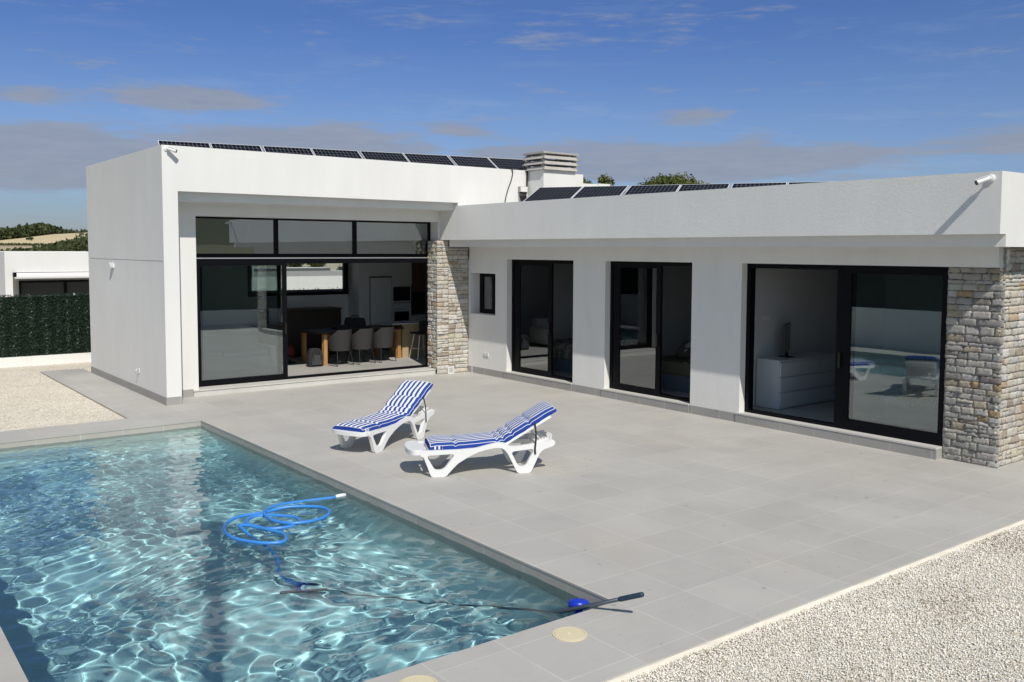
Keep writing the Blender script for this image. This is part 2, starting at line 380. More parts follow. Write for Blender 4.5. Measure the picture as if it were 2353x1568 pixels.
M_WOOD = mat('oak_wood', (.50,.27,.10), .5, build=lambda t, b: t.L(t.ramp(t.noise(1, 4, .6, t.comb(t.m('MULTIPLY', t.sep(t.co())[0], 30.), t.m('MULTIPLY', t.sep(t.co())[1], 30.), t.m('MULTIPLY', t.sep(t.co())[2], 3.))), [(.3, (.40,.20,.07)), (.7, (.58,.33,.13))]), b.inputs['Base Color']))
M_WOODD = mat('dark_wood', (.06,.035,.02), .5)
M_CHAIR = mat('grey_felt', (.046,.043,.046), .9, spec=.15, build=lambda t, b: t.bump(b, t.noise(260, 3, .6), .3, .002))
M_BLACK = mat('black_metal', (.012,.012,.012), .4)
M_FABBLK = mat('black_fabric', (.018,.020,.024), .85)
M_APPL = mat('white_appliance', (.62,.65,.68), .35)
M_SCREEN = mat('black_glass', (.004,.004,.005), .08)
M_BROWN = mat('dark_brown_leather', (.022,.014,.010), .55)
M_RED = mat('red_fabric', (.12,.012,.012), .8)
def spread_build(c0, c1):
    return lambda t, b: t.L(t.ramp(t.noise(7, 3, .6), [(.42, c0), (.58, c1)]), b.inputs['Base Color'])
M_BED1 = mat('leaf_print_spread', (.2,.2,.17), .9, build=spread_build((.10,.105,.085), (.30,.29,.25)))
M_BED3 = mat('pale_print_spread', (.5,.5,.5), .9, build=lambda t, b: t.L(t.ramp(t.noise(30, 3, .6), [(.45, (.55,.57,.57)), (.6, (.16,.20,.21))]), b.inputs['Base Color']))
M_SHEET = mat('pale_sofa_fabric', (.6,.62,.62), .9)
def dots_build(t, b):
    d = t.voro(4.2, rnd=.5); t.L(t.mix(t.m('LESS_THAN', d, .36), (.16,.14,.10), (.55,.53,.48)), b.inputs['Base Color'])
M_BED2 = mat('dotted_spread', (.2,.2,.2), .9, build=dots_build)
def terrain_build(t, b):
    c = t.attr('land'); n = t.noise(.035, 6, .65); n2 = t.noise(.4, 4, .6)
    k = t.m('ADD', t.m('MULTIPLY', n, .5), t.m('MULTIPLY', n2, .3)); k = t.m('ADD', k, .6)
    t.L(t.mix(1., c, t.comb(k, k, k), 'MULTIPLY'), b.inputs['Base Color'])
M_LAND = mat('dry_land', (.5,.4,.25), .95, spec=.05, build=terrain_build)

def fast_mesh(name, V, Fa, mat_, attrs=None, parent=None, smooth=False):
    """numpy verts (n,3) and faces (m,k) -> one mesh object; attrs: name -> per-vertex floats or rgb"""
    me = bpy.data.meshes.new(name); n, (mf, k) = len(V), Fa.shape
    me.vertices.add(n); me.vertices.foreach_set('co', np.asarray(V, np.float32).ravel())
    me.loops.add(mf*k); me.loops.foreach_set('vertex_index', Fa.astype(np.int32).ravel())
    me.polygons.add(mf); me.polygons.foreach_set('loop_start', np.arange(0, mf*k, k, dtype=np.int32))
    if smooth: me.polygons.foreach_set('use_smooth', np.ones(mf, bool))
    me.update(calc_edges=True); me.validate()
    for a, d in (attrs or {}).items():
        d = np.asarray(d, np.float32)
        if d.ndim == 1: me.attributes.new(a, 'FLOAT', 'POINT').data.foreach_set('value', d)
        else: me.attributes.new(a, 'FLOAT_COLOR', 'POINT').data.foreach_set('color', np.c_[d, np.ones(len(d), np.float32)].ravel())
    if mat_: me.materials.append(mat_)
    o = bpy.data.objects.new(name, me); COL.objects.link(o)
    if parent is not None: o.parent = parent; o.matrix_parent_inverse = wm(parent).inverted()
    return o
def leaf_cloud(name, P, size, mat_, rng, parent=None, tint=None, aspect=.5, updir=.0):
    n = len(P); a = rng.normal(size=(n,3)); a[:,2] += updir; a /= np.linalg.norm(a, axis=1)[:,None]
    b = rng.normal(size=(n,3)); b -= a*(a*b).sum(1)[:,None]; b /= np.linalg.norm(b, axis=1)[:,None]
    s = (np.asarray(size)*rng.uniform(.6, 1.3, n))[:,None]
    V = np.stack([P-a*s-b*s*aspect*.3, P-b*s*aspect+a*s*.1, P+a*s, P+b*s*aspect+a*s*.1], 1).reshape(-1, 3)
    t = rng.uniform(0, 1, n) if tint is None else tint
    return fast_mesh(name, V, np.arange(4*n).reshape(n, 4), mat_, {'leaf_tint': np.repeat(t, 4)}, parent)

# ------------------------------------------------------------------ the ground, deck and pool
PX0, PX1, PY0, PY1 = -3.905, 0.0, -9.54, 0.0
def make_ground():
    # deck: sheets round the pool with a real edge
    d = MB(); zt, zb = 0., -.020
    DX1, DXL = 12.5, -4.82
    d.box(PX1, DX1, -10.46, .85, zb, zt)                    # between pool and house
    d.box(0, DX1, .85, 3.2, zb, zt)
    d.box(-.88, 0, .85, 7.95, zb, zt)                       # path along the tall block
    d.box(DXL, 0, 0, .85, zb, zt)                           # beyond the far pool edge
    d.box(DXL, PX1, -10.46, PY0, zb, zt)                    # near pool edge
    d.box(DXL, PX0, PY0, 0, zb, zt)                         # left of the pool
    d.box(7.7, DX1, -12, -10.46, zb, zt)
    tag(obj('terrace_paving', d, M_DECK, fix=True), kind='structure')
    g = MB(); z0, z1 = -.12, -.028
    for x0, x1, y0, y1 in ((-6.2,-.88,.85,7.95),(-6.2,.0,7.95,9.5),(0,14.5,7.2,9.5)): g.box(x0, x1, y0, y1, z0, z1)
    tag(obj('gravel_bed', g, M_GRAVEL), kind='structure')
    g = MB(); z1 = -.045
    for x0, x1, y0, y1 in ((-6.2,-4.82,-17,.85),(-4.82,14.5,-17,-12),(-4.82,7.7,-12,-10.46),(12.5,14.5,-12,7.2)): g.box(x0, x1, y0, y1, z0, z1)
    tag(obj('gravel_ground', g, M_GRAVELW), kind='structure')
    # pale mortar strip along the deck edge
    k = MB(); rg = random.Random(3); xs = np.arange(-4.8, 7.7, .12)
    top = [(x, -10.462-.004-.012*rg.random()) for x in xs]
    n = len(xs); b = 0
    for i, (x, y) in enumerate(top):
        k.v += [(x, -10.461, -.012), (x, y, -.012-.008*rg.random()), (x, y-.02, -.06)]
    for i in range(n-1):
        k.f += [(3*i, 3*i+1, 3*i+4, 3*i+3), (3*i+1, 3*i+2, 3*i+5, 3*i+4)]
    tag(obj('mortar_strip', k, mat('sandy_mortar', (.62,.54,.42), .95, build=render_build((.66,.62,.54), (.76,.72,.64), .004))), kind='structure')
make_ground()

def make_pool():
    p = MB(); zb = -1.42; w = .2
    p.box(PX0-w, PX1+w, PY0-w, PY1+w, zb-.2, zb)
    p.box(PX0-w, PX0-.006, PY0-w, PY1+w, zb, -.30); p.box(PX1+.006, PX1+w, PY0-w, PY1+w, zb, -.30)
    p.box(PX0-.006, PX1+.006, PY0-w, PY0-.006, zb, -.30); p.box(PX0-.006, PX1+.006, PY1+.006, PY1+w, zb, -.30)
    # entry steps under the far edge
    p.box(PX0-.005, PX1+.005, -.42, PY1+.005, zb+.001, -.30); p.box(PX0-.005, PX1+.005, -.80, -.421, zb+.001, -.58); p.box(PX0-.005, PX1+.005, -1.15, -.801, zb+.001, -.86)
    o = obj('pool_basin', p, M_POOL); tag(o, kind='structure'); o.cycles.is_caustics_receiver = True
    c = MB()
    c.box(PX0-w, PX0-.006, PY0-w, PY1+w, -.30, -.0215); c.box(PX1+.003, PX1+w, PY0-w, PY1+w, -.30, -.0215)
    c.box(PX0-.006, PX1+.006, PY0-w, PY0-.006, -.30, -.0215); c.box(PX0-.006, PX1+.006, PY1+.006, PY1+w, -.30, -.0215)
    o = obj('pool_coping', c, M_COPING); tag(o, kind='structure'); o.cycles.is_caustics_receiver = True
    # water sheet with real ripples
    rng = np.random.default_rng(11); st = .02
    nx = int((PX1-PX0+.012)/st)+1; ny = int((PY1-PY0+.012)/st)+1
    xs = np.linspace(PX0-.006, PX1+.006, nx); ys = np.linspace(PY0-.006, PY1+.006, ny); X, Y = np.meshgrid(xs, ys, indexing='ij')
    H = np.zeros_like(X)
    far = np.clip((Y+6.2)/4.5, 0, 1); far = far*far*(3-2*far)
    wx = .12*np.sin(1.7*Y+.6)+.1*np.sin(2.9*X+1.3*Y); wy = .12*np.sin(1.9*X+2)+.1*np.sin(2.3*Y-1.1*X)
    def band(n, l0, l1, slope, mask, spread, main):
        h = np.zeros_like(X)
        for i in range(n):
            lam = math.exp(rng.uniform(math.log(l0), math.log(l1))); k = 2*math.pi/lam; a = main+rng.normal()*spread; ph = rng.uniform(0, 6.3)
            h += slope/k*math.sqrt(2/n)*np.sin(k*(math.cos(a)*(X+wx)+math.sin(a)*(Y+wy))+ph)
        return h*mask
    H += band(14, .75, 1.6, .015, 1., 1.6, 1.2)
    H += band(34, .17, .42, .040, 1-.35*far, 1.5, 1.25)
    H += band(26, .13, .26, .022, .7+.9*far, 1.2, 1.3)
    H += band(36, .06, .13, .030, .12+.88*far, 1.1, 1.35)
    V = np.stack([X, Y, -.098+H], -1).reshape(-1, 3)
    I = np.arange(nx*ny).reshape(nx, ny); Fq = np.stack([I[:-1,:-1], I[1:,:-1], I[1:,1:], I[:-1,1:]], -1).reshape(-1, 4)
    o = fast_mesh('water', V, Fq, M_WATER, smooth=True); tag(o, kind='structure'); o.cycles.is_caustics_caster = True
make_pool()

# ------------------------------------------------------------------ stone cladding
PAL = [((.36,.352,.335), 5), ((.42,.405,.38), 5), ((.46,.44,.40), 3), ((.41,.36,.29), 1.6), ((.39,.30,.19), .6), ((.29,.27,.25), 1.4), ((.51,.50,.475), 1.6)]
PALW = [((.60,.555,.475), 4), ((.64,.61,.55), 5), ((.57,.51,.42), 2.2), ((.50,.40,.28), .8), ((.55,.535,.505), 3.5), ((.42,.36,.30), .8), ((.67,.645,.595), 2)]
def cladding(name, faces, parent, seed):
    """faces: (origin, u, normal, width, z0, z1, palette); every stone is its own rough block on the face"""
    rng = np.random.default_rng(seed); V = []; Fc = []; T = []
    def stone(o, u, nrm, a0, a1, z0, z1, col):
        g = .0022; a0 += g; a1 -= g; z0 += g; z1 -= g
        if a1-a0 < .012 or z1-z0 < .008: return
        na = max(2, int((a1-a0)/.035)+1); nz = max(2, int((z1-z0)/.035)+1)
        dep = .030+rng.uniform(0, .013); tilt = rng.normal(0, .003, 2); b = len(V)
        ja = rng.normal(0, .0025, (nz+1,)); jz = rng.normal(0, .0025, (na+1,))
        for j in range(nz+1):
            for i in range(na+1):
                fa, fz = i/na, j/nz; e = (i in (0, na)) or (j in (0, nz))
                aa = a0+(a1-a0)*fa+(ja[j] if i in (0, na) else 0); zz = z0+(z1-z0)*fz+(jz[i] if j in (0, nz) else 0)
                d = dep+tilt[0]*(fa-.5)*2+tilt[1]*(fz-.5)*2+rng.normal(0, .0042)-(.001 if e else 0)
                p = o+u*aa+nrm*d; V.append((p[0], p[1], zz)); T.append(col)
        w = na+1
        for j in range(nz):
            for i in range(na): Fc.append((b+j*w+i, b+j*w+i+1, b+(j+1)*w+i+1, b+(j+1)*w+i))
        # sides back into the wall
        ring = [i for i in range(na+1)]+[j*w+na for j in range(1, nz+1)]+[nz*w+i for i in range(na-1, -1, -1)]+[j*w for j in range(nz-1, 0, -1)]
        b2 = len(V)
        for r in ring:
            p = V[b+r]; q = np.array(p)-nrm*(np.dot(np.array(p)-o, nrm)); V.append(tuple(q)); T.append(col)
        m_ = len(ring)
        for k in range(m_): Fc.append((b+ring[(k+1) % m_], b+ring[k], b2+k, b2+(k+1) % m_))
    for (o, u, nrm, wdt, z0, z1, pal) in faces:
        o = np.array(o, float); u = np.array(u, float); nrm = np.array(nrm, float)
        cols = [np.array(c) for c, _ in pal]; pw = np.array([p for _, p in pal]); pw = pw/pw.sum()
        pick = lambda: np.clip(cols[rng.choice(len(cols), p=pw)]*rng.uniform(.90, 1.10)+rng.normal(0, .005, 3), .02, .95)
        z = z0
        while z < z1-.01:
            h = rng.choice([.05, .075, .09, .10, .115], p=[.2,.25,.25,.2,.1]); h = min(h, z1-z)
            if z1-z-h < .04: h = z1-z
            a = 0.
            while a < wdt-.001:
                l = rng.uniform(.10, .26)*(1.0 if h > .07 else 1.25)
                if wdt-a-l < .09: l = wdt-a
                if h > .095 and rng.random() < .22:
                    s = rng.uniform(.35, .65)*h; stone(o, u, nrm, a, a+l, z, z+s, pick()); 
                    if l > .2 and rng.random() < .5:
                        q = rng.uniform(.4, .6)*l; stone(o, u, nrm, a, a+q, z+s, z+h, pick()); stone(o, u, nrm, a+q, a+l, z+s, z+h, pick())
                    else: stone(o, u, nrm, a, a+l, z+s, z+h, pick())
                else: stone(o, u, nrm, a, a+l, z, z+h, pick())
                a += l
            z += h
    ob = fast_mesh(name, np.array(V), np.array(Fc), M_STONE, {'stone_tint': np.array(T)}, parent)
    return ob

# ------------------------------------------------------------------ the house
XG = 6.994
house = empty('house', (0, 1.73, 0))
tag(house, 'modern flat-roofed white house in an L shape around the pool terrace', 'house')
def make_house():
    # ---- tall block
    w = MB()
    w.box(0, .262, 1.73, 1.80, 0, 4.54)                                       # pier front
    w.box(0, .262, 1.80, 7.115, 0, 2.524); w.box(0, .262, 1.80, 7.115, 2.540, 4.54); w.box(.014, .25, 1.80, 7.10, 2.524, 2.540)   # flank with the groove
    w.box(.262, 9.753, 1.73, 1.886, 3.755, 4.54)                              # lintel and parapet
    w.box(6.324, 9.753, 1.73, 1.886, 3.40, 3.755)
    w.box(.262, 6.167, 1.886, 2.44, 3.60, 4.30)                               # set-back beam
    w.box(.262, .8, 2.44, 2.86, 0, 3.6); w.box(.8, 6.167, 2.44, 2.86, 3.36, 3.6); w.box(6.131, 6.60, 2.76, 2.86, 0, 3.36); w.box(6.131, 6.167, 2.445, 2.76, 2.955, 3.36)
    w.box(9.5, 9.753, 1.886, 7.115, 0, 4.54)
    w.box(.262, 9.5, 6.95, 7.115, 3.6, 4.54)
    obj('wall', w, M_WHITES, house)
    b = MB()   # back wall with its long window opening
    b.box(.262, 3.53, 6.9, 7.115, 0, 3.6); b.box(6.26, 9.5, 6.9, 7.115, 0, 3.6); b.box(3.53, 6.26, 6.9, 7.115, 0, 1.59); b.box(3.53, 6.26, 6.9, 7.115, 2.45, 3.6)
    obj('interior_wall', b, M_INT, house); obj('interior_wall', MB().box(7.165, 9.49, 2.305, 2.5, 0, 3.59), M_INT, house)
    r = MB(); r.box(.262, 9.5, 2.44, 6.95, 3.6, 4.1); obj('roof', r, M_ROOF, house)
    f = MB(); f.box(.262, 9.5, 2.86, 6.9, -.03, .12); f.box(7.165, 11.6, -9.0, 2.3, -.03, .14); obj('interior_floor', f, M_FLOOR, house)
    # ---- low wing
    v = MB()
    v.box(6.169, 6.324, -9.552, 1.7301, 2.961, 3.694); v.box(6.169, 6.324, 1.7302, 2.76, 2.961, 3.754)   # fascia
    v.box(6.324, 6.86, -9.552, 2.30, 2.811, 3.45)                              # set-back beam and soffit
    v.box(6.86, 13, -9.552, -9.235, 2.811, 3.694)                              # near end
    v.box(6.324, 6.86, -9.552, -9.40, 3.45, 3.694); v.box(12.8, 13, -9.235, 1.73, 2.811, 3.694)
    xa, xb = 6.86, 7.16
    v.box(xa, xb, -9.235, 2.30, 2.553, 2.96)                                   # over the doors
    v.box(xa, xb, 2.25, 2.34, 0, 2.553); v.box(xa, xb, .902, 1.31, 0, 2.553)
    v.box(xa, xb, 1.31, 2.25, 0, 1.328); v.box(xa, xb, 1.31, 2.25, 2.235, 2.553)   # round the small window
    v.box(xa, xb, -2.13, -1.233, 0, 2.553); v.box(xa, xb, -5.277, -4.245, 0, 2.553)
    v.box(7.04, 7.16, -9.19, -8.545, 2.0, 2.553)
    v.box(11.6, 11.8, -9.235, 2.3, 0, 3.3)
    obj('wall', v, M_WHITE, house)
    r = MB(); r.box(6.86, 12.8, -9.235, 1.73, 2.96, 3.45); obj('roof', r, M_ROOF, house)
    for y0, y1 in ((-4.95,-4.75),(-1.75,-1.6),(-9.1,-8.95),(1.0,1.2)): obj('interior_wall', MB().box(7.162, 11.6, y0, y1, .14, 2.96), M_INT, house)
    u = MB(); u.box(9.5, 10.4, 1.9, 2.6, 4.1, 4.35); u.box(10.41, 10.8, 1.9, 2.6, 4.1, 4.37); obj('roof_upstand', u, M_WHITE, house)
    # ---- skirting tiles
    t = .012; h = .14
    class Each:
        def __init__(q, name, m_, par): q.a = (name, m_, par)
        def box(q, *b): obj(q.a[0], MB().box(*b), q.a[1], q.a[2]); return q
    s = Each('skirting', M_SKIRT, house)
    s.box(-t, 0, 1.73, 7.115, 0, h); s.box(-t, .262, 1.73-t, 1.73, 0, h); s.box(.274, .70, 2.44-t, 2.44, 0, h); s.box(.262, .274, 1.73, 2.44, 0, h)
    for y0, y1 in ((2.20, 2.34), (.97, 2.12), (-2.07, -1.233), (-5.22, -4.245)): s.box(xa-t, xa, y0, y1, 0, h)
    # ---- sills in front of the doors: tiled risers with pale slabs on top
    q = MB(); q.box(.70, 6.02, 2.40, 2.76, 0, .095)
    obj('step', q, M_SILL, house)
    q2 = MB(); q2.box(.69, 6.03, 2.385, 2.76, .097, .120); obj('sill', q2, M_SILL, house)
    for y0, y1 in ((-1.225, .96), (-4.235, -2.08), (-8.54, -5.225)):
        q = MB(); q.box(6.835, 7.16, y0, y1, 0, .132); obj('step', q, M_SKIRT, house)
        q = MB(); q.box(6.828, 7.16, y0-.0, y1, .134, .157); obj('sill', q, M_SILL, house)
    # ---- stone piers
    c = MB(); c.box(6.09, 6.322, 2.36, 2.755, 0, 2.955); c.box(6.322, 6.858, 2.36, 2.60, 0, 2.81)
    core = obj('stone_pier', c, M_DARK, house); core['label'] = 'tall lit stone pier in the inner corner'
    cl = cladding('stone_facing', [((6.03,2.34+.02,0), (1,0,0), (0,-1,0), .292, 0, 2.95, PALW), ((6.322,2.34+.02,0), (1,0,0), (0,-1,0), .53, 0, 2.805, PALW),
                                   ((6.03+.05,2.76,0), (0,-1,0), (-1,0,0), .40, .12, 2.95, PALW)], core, 5)
    c = MB(); c.box(6.985+.04, 12.5, -9.235+.04, -8.54, 0, 2.808)
    core = obj('stone_pier', c, M_DARK, house); core['label'] = 'wide stone pier at the near end of the wing'
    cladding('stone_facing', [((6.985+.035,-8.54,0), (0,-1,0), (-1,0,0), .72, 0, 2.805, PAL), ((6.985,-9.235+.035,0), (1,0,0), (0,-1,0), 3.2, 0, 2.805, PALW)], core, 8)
    # ---- chimney
    ch = MB(); ch.box(8.06, 8.99, 1.15, 1.73, 3.45, 4.53); cho = obj('chimney', ch, M_WHITE, house)
    cp = MB(); x0, x1, y0, y1 = 8.02, 9.03, 1.11, 1.80
    def ring(za, zb, o0, o1):
        # four sloping boards
        for (ax, ay, bx, by, nx_, ny_) in ((x0,y0,x1,y0,0,-1),(x1,y0,x1,y1,1,0),(x1,y1,x0,y1,0,1),(x0,y1,x0,y0,-1,0)):
            dx, dy = np.sign(bx-ax), np.sign(by-ay)
            P = []
            for z_, o_ in ((za, o0), (zb, o1)):
                P += [(ax-dx*o_+nx_*o_, ay-dy*o_+ny_*o_, z_), (bx+dx*o_+nx_*o_, by+dy*o_+ny_*o_, z_)]
            Q = [(p[0]-nx_*.035, p[1]-ny_*.035, p[2]) for p in P]; b_ = len(cp.v); cp.v.extend(P+Q)
            cp.f.extend([tuple(b_+k for k in f) for f in ((0,1,3,2),(4,6,7,5),(0,4,5,1),(2,3,7,6),(0,2,6,4),(1,5,7,3))])
    for i in range(3):
        z = 4.53+i*.120; ring(z, z+.070, .03, -.012)
    for xx in (x0+.03, x1-.11):
        for yy in (y0+.03, y1-.11): cp.box(xx, xx+.08, yy, yy+.08, 4.53, 4.89)
    cp.box(x0-.02, x1+.02, y0-.02, y1+.02, 4.885, 4.925)
    obj('chimney_cap', cp, M_CONC, cho)
    # ---- small recessed lights in the soffits
    for x, y, z in ((1.6,2.16,3.6),(3.3,2.16,3.6),(5.0,2.16,3.6),(6.6,.6,2.811),(6.6,-2.6,2.811),(6.6,-5.9,2.811)):
        l = MB().lathe([(.045, z-.006), (.045, z-.001), (.03, z-.0005)], (x, y, 0), 16); obj('recessed_light', l, M_PLASTIC_M, house)
    # ---- windows and doors
    fy = 2.76
    d = MB(); d.box(.80, 6.131, fy, fy+.10, .12, .165); d.box(.80, 6.131, fy, fy+.10, 2.462, 2.56); d.box(.80, .90, fy, fy+.10, .165, 2.462); d.box(6.055, 6.131, fy, fy+.10, .165, 2.462)
    door = obj('sliding_door', d, M_FRAME, house); door['label'] = 'wide sliding door with its right half open'
    def leaf_y(x0, x1, y, z0, z1, s, par, bot=None):
        m_ = MB(); bt = bot or s; m_.box(x0, x0+s, y, y+.045, z0, z1); m_.box(x1-s, x1, y, y+.045, z0, z1); m_.box(x0+s, x1-s, y, y+.045, z0, z0+bt); m_.box(x0+s, x1-s, y, y+.045, z1-s, z1)
        obj('sash', m_, M_FRAME, par); obj('handle', MB().box(x1-s*.65, x1-s*.35, y-.035, y-.001, 1.05, 1.27), M_BLACK, par) if y < fy+.01 else None; g = MB(); g.box(x0+s-.004, x1-s+.004, y+.018, y+.026, z0+bt-.004, z1-s+.004); obj('pane', g, M_GLASS, par)
    leaf_y(.885, 2.715, fy+.004, .15, 2.51, .085, door)
    leaf_y(.95, 2.62, fy+.053, .15, 2.51, .075, door)
    t_ = MB(); t_.box(.80, 6.131, fy-.004, fy+.08, 2.563, 2.58); obj('frame_trim', t_, M_ALU, house)
    d = MB(); d.box(.80, 6.131, fy, fy+.07, 2.583, 2.66); d.box(.80, 6.131, fy, fy+.07, 3.325, 3.36)
    for x0, x1 in ((.80,.83),(2.47,2.55),(4.215,4.295),(6.085,6.131)): d.box(x0, x1, fy, fy+.07, 2.66, 3.325)
    win = obj('window', d, M_FRAME, house); win['label'] = 'strip of three fixed panes above the wide door'
    for x0, x1 in ((.83,2.47),(2.55,4.215),(4.295,6.085)): obj('pane', MB().box(x0-.003, x1+.003, fy+.03, fy+.038, 2.657, 3.328), M_GLASS, win)
    d = MB(); x0, x1, z0, z1 = 3.53, 6.26, 1.59, 2.45
    d.box(x0, x1, 6.87, 6.97, z0, z0+.09); d.box(x0, x1, 6.87, 6.97, z1-.06, z1); d.box(x0, x0+.09, 6.87, 6.97, z0+.09, z1-.06); d.box(x1-.16, x1, 6.87, 6.97, z0+.09, z1-.06)
    win = obj('window', d, M_FRAME, house); win['label'] = 'long black-framed window in the back wall of the living room'
    obj('pane', MB().box(x0+.087, x1-.157, 6.92, 6.926, z0+.087, z1-.057), glass_mat('clear_glass', (.9,.93,.92), 1.), win)
    def door_x(y0, y1, split, post, tall, leafs, label):
        """frame in the wall plane of the wing; y0 > y1"""
        m_ = MB(); zz0, zz1 = .157, 2.553; a, b_ = XG, XG+.12
        m_.box(a, b_, y1, y0, zz0, zz0+.045); m_.box(a, b_, y1, y0, zz1-.075, zz1); m_.box(a, b_, y0-.075, y0, zz0+.045, zz1-.075); m_.box(a, b_, y1, y1+.075, zz0+.045, zz1-.075)
        dr = obj('sliding_door', m_, M_FRAME, house); dr['label'] = label
        for (la, lb, dx, s, st, bt) in leafs:
            m_ = MB(); X0 = XG+dx; z0_, z1_ = zz0+.03, zz1-.05
            m_.box(X0, X0+.045, la-s, la, z0_, z1_); m_.box(X0, X0+.045, lb, lb+st, z0_, z1_); m_.box(X0, X0+.045, lb+st, la-s, z0_, z0_+bt); m_.box(X0, X0+.045, lb+st, la-s, z1_-.07, z1_)
            obj('sash', m_, M_FRAME, dr)
            if dx < .01:
                yh = lb+st*.5 if st > .05 else la-s*.35
                obj('handle', MB().box(X0-.035, X0-.001, yh-.015, yh+.015, 1.05, 1.27), M_BLACK, dr)
            obj('pane', MB().box(X0+.018, X0+.026, lb+st-.004, la-s+.004, z0_+bt-.004, z1_-.066), M_GLASS if y1 > -5 else M_GLASS_D, dr)
    door_x(.902, -1.233, 0, 0, 0, [(.80,-.42,.004,.17,.115,.09), (.76,-.36,.055,.13,.085,.08)], 'sliding door nearest the inner corner, right half open')
    door_x(-2.13, -4.245, 0, 0, 0, [(-2.22,-3.41,.004,.155,.11,.09), (-2.26,-3.35,.055,.12,.085,.08)], 'middle sliding door of the wing, right half open')
    door_x(-5.277, -8.54, 0, 0, 0, [(-6.95,-8.47,.055,.20,.03,.11), (-6.90,-8.50,.004,.22,.02,.13)], 'widest sliding door beside the near stone pier, left half open')
    m_ = MB(); a, b_ = 7.115, 7.16; m_.box(a, b_, 1.31, 2.25, 1.328, 1.43); m_.box(a, b_, 1.31, 2.25, 2.15, 2.235); m_.box(a, b_, 2.12, 2.25, 1.43, 2.15); m_.box(a, b_, 1.31, 1.38, 1.43, 2.15); m_.box(a, b_, 1.70, 1.78, 1.43, 2.15)
    win = obj('window', m_, M_FRAME, house); win['label'] = 'small square window beside the inner stone pier'
    for y0, y1 in ((1.38,1.70),(1.78,2.12)): obj('pane', MB().box(a+.02, a+.028, y0-.003, y1+.003, 1.427, 2.153), M_GLASS, win)
    # ---- sockets and small vents that belong to the walls
    m_ = MB(); m_.box(6.851, 6.86, 1.545, 1.725, .405, .495); so_ = obj('wall_socket', m_, M_PLASTIC_M, house)
    for y in (1.59, 1.68): obj('socket_cover', MB().box(6.842, 6.8505, y-.036, y+.036, .414, .486), M_APPL, so_)
    m_ = MB(); m_.box(6.285, 6.445, 2.288, 2.312, .0, .155); vt = obj('vent', m_, M_PLASTIC_M, house)
    g = MB(); 
    for i in range(8): g.box(6.305, 6.425, 2.285, 2.2875, .022+i*.015, .030+i*.015)
    obj('vent_grille', g, M_ALU, vt)
    m_ = MB(); m_.box(6.845, 6.86, 2.13, 2.195, .0, .142); obj('vent', m_, M_ALU, house)
    for x0, x1, z0, z1 in ((6.51,6.85,3.20,3.30),(7.85,8.26,3.26,3.37)):
        m_ = MB()
        for i in range(6): m_.box(x0, x1, 6.885, 6.899, z0+i*(z1-z0)/6, z0+(i+.6)*(z1-z0)/6)
        obj('vent', m_, M_ALU, house)
make_house()

# ------------------------------------------------------------------ land, neighbours, fences, trees
CX, CY, CZ = -4.918, -14.61, 2.75
def at(az, d): return CX+d*math.cos(R(az)), CY+d*math.sin(R(az))
def e_top(az): return float(np.interp(az, [70, 76, 77.2, 79, 80.5, 81.6, 84, 90], [.012, .0165, .0157, .0136, .0098, .0073, .005, .004]))
def e_ridge(az): return float(np.interp(az, [60, 72, 76, 77.2, 77.5, 78.4, 79.3, 80.5, 82, 88, 100], [.008, .010, .0125, .0150, .0162, .0188, .0202, .018, .014, .010, .008]))
def e_scrub(az): return float(np.interp(az, [60, 70, 76, 77.2, 77.87, 78.6, 79.6, 80.4, 95], [-.004, .009, .014, .0090, .0055, .0030, -.0042, -.008, -.009]))
def land_z(az, d):
    if d < 30: return -.4
    zs = [(30, -.4), (42, 1.0), (60, 1.75), (100, 2.0), (150, 1.9), (225, CZ+225*e_scrub(az)), (262, CZ-262*.0075), (330, CZ-330*.0045), (400, CZ-.0004*400), (487, CZ+487*.0029),
          (650, CZ+650*e_top(az)), (760, CZ+760*(e_top(az)-.001)), (1100, CZ+1100*(e_ridge(az)-.012)), (2200, CZ+2200*e_ridge(az)), (2900, CZ+2900*(e_ridge(az)-.008)), (9000, -60)]
    return float(np.interp(d, [a for a, _ in zs], [b for _, b in zs]))
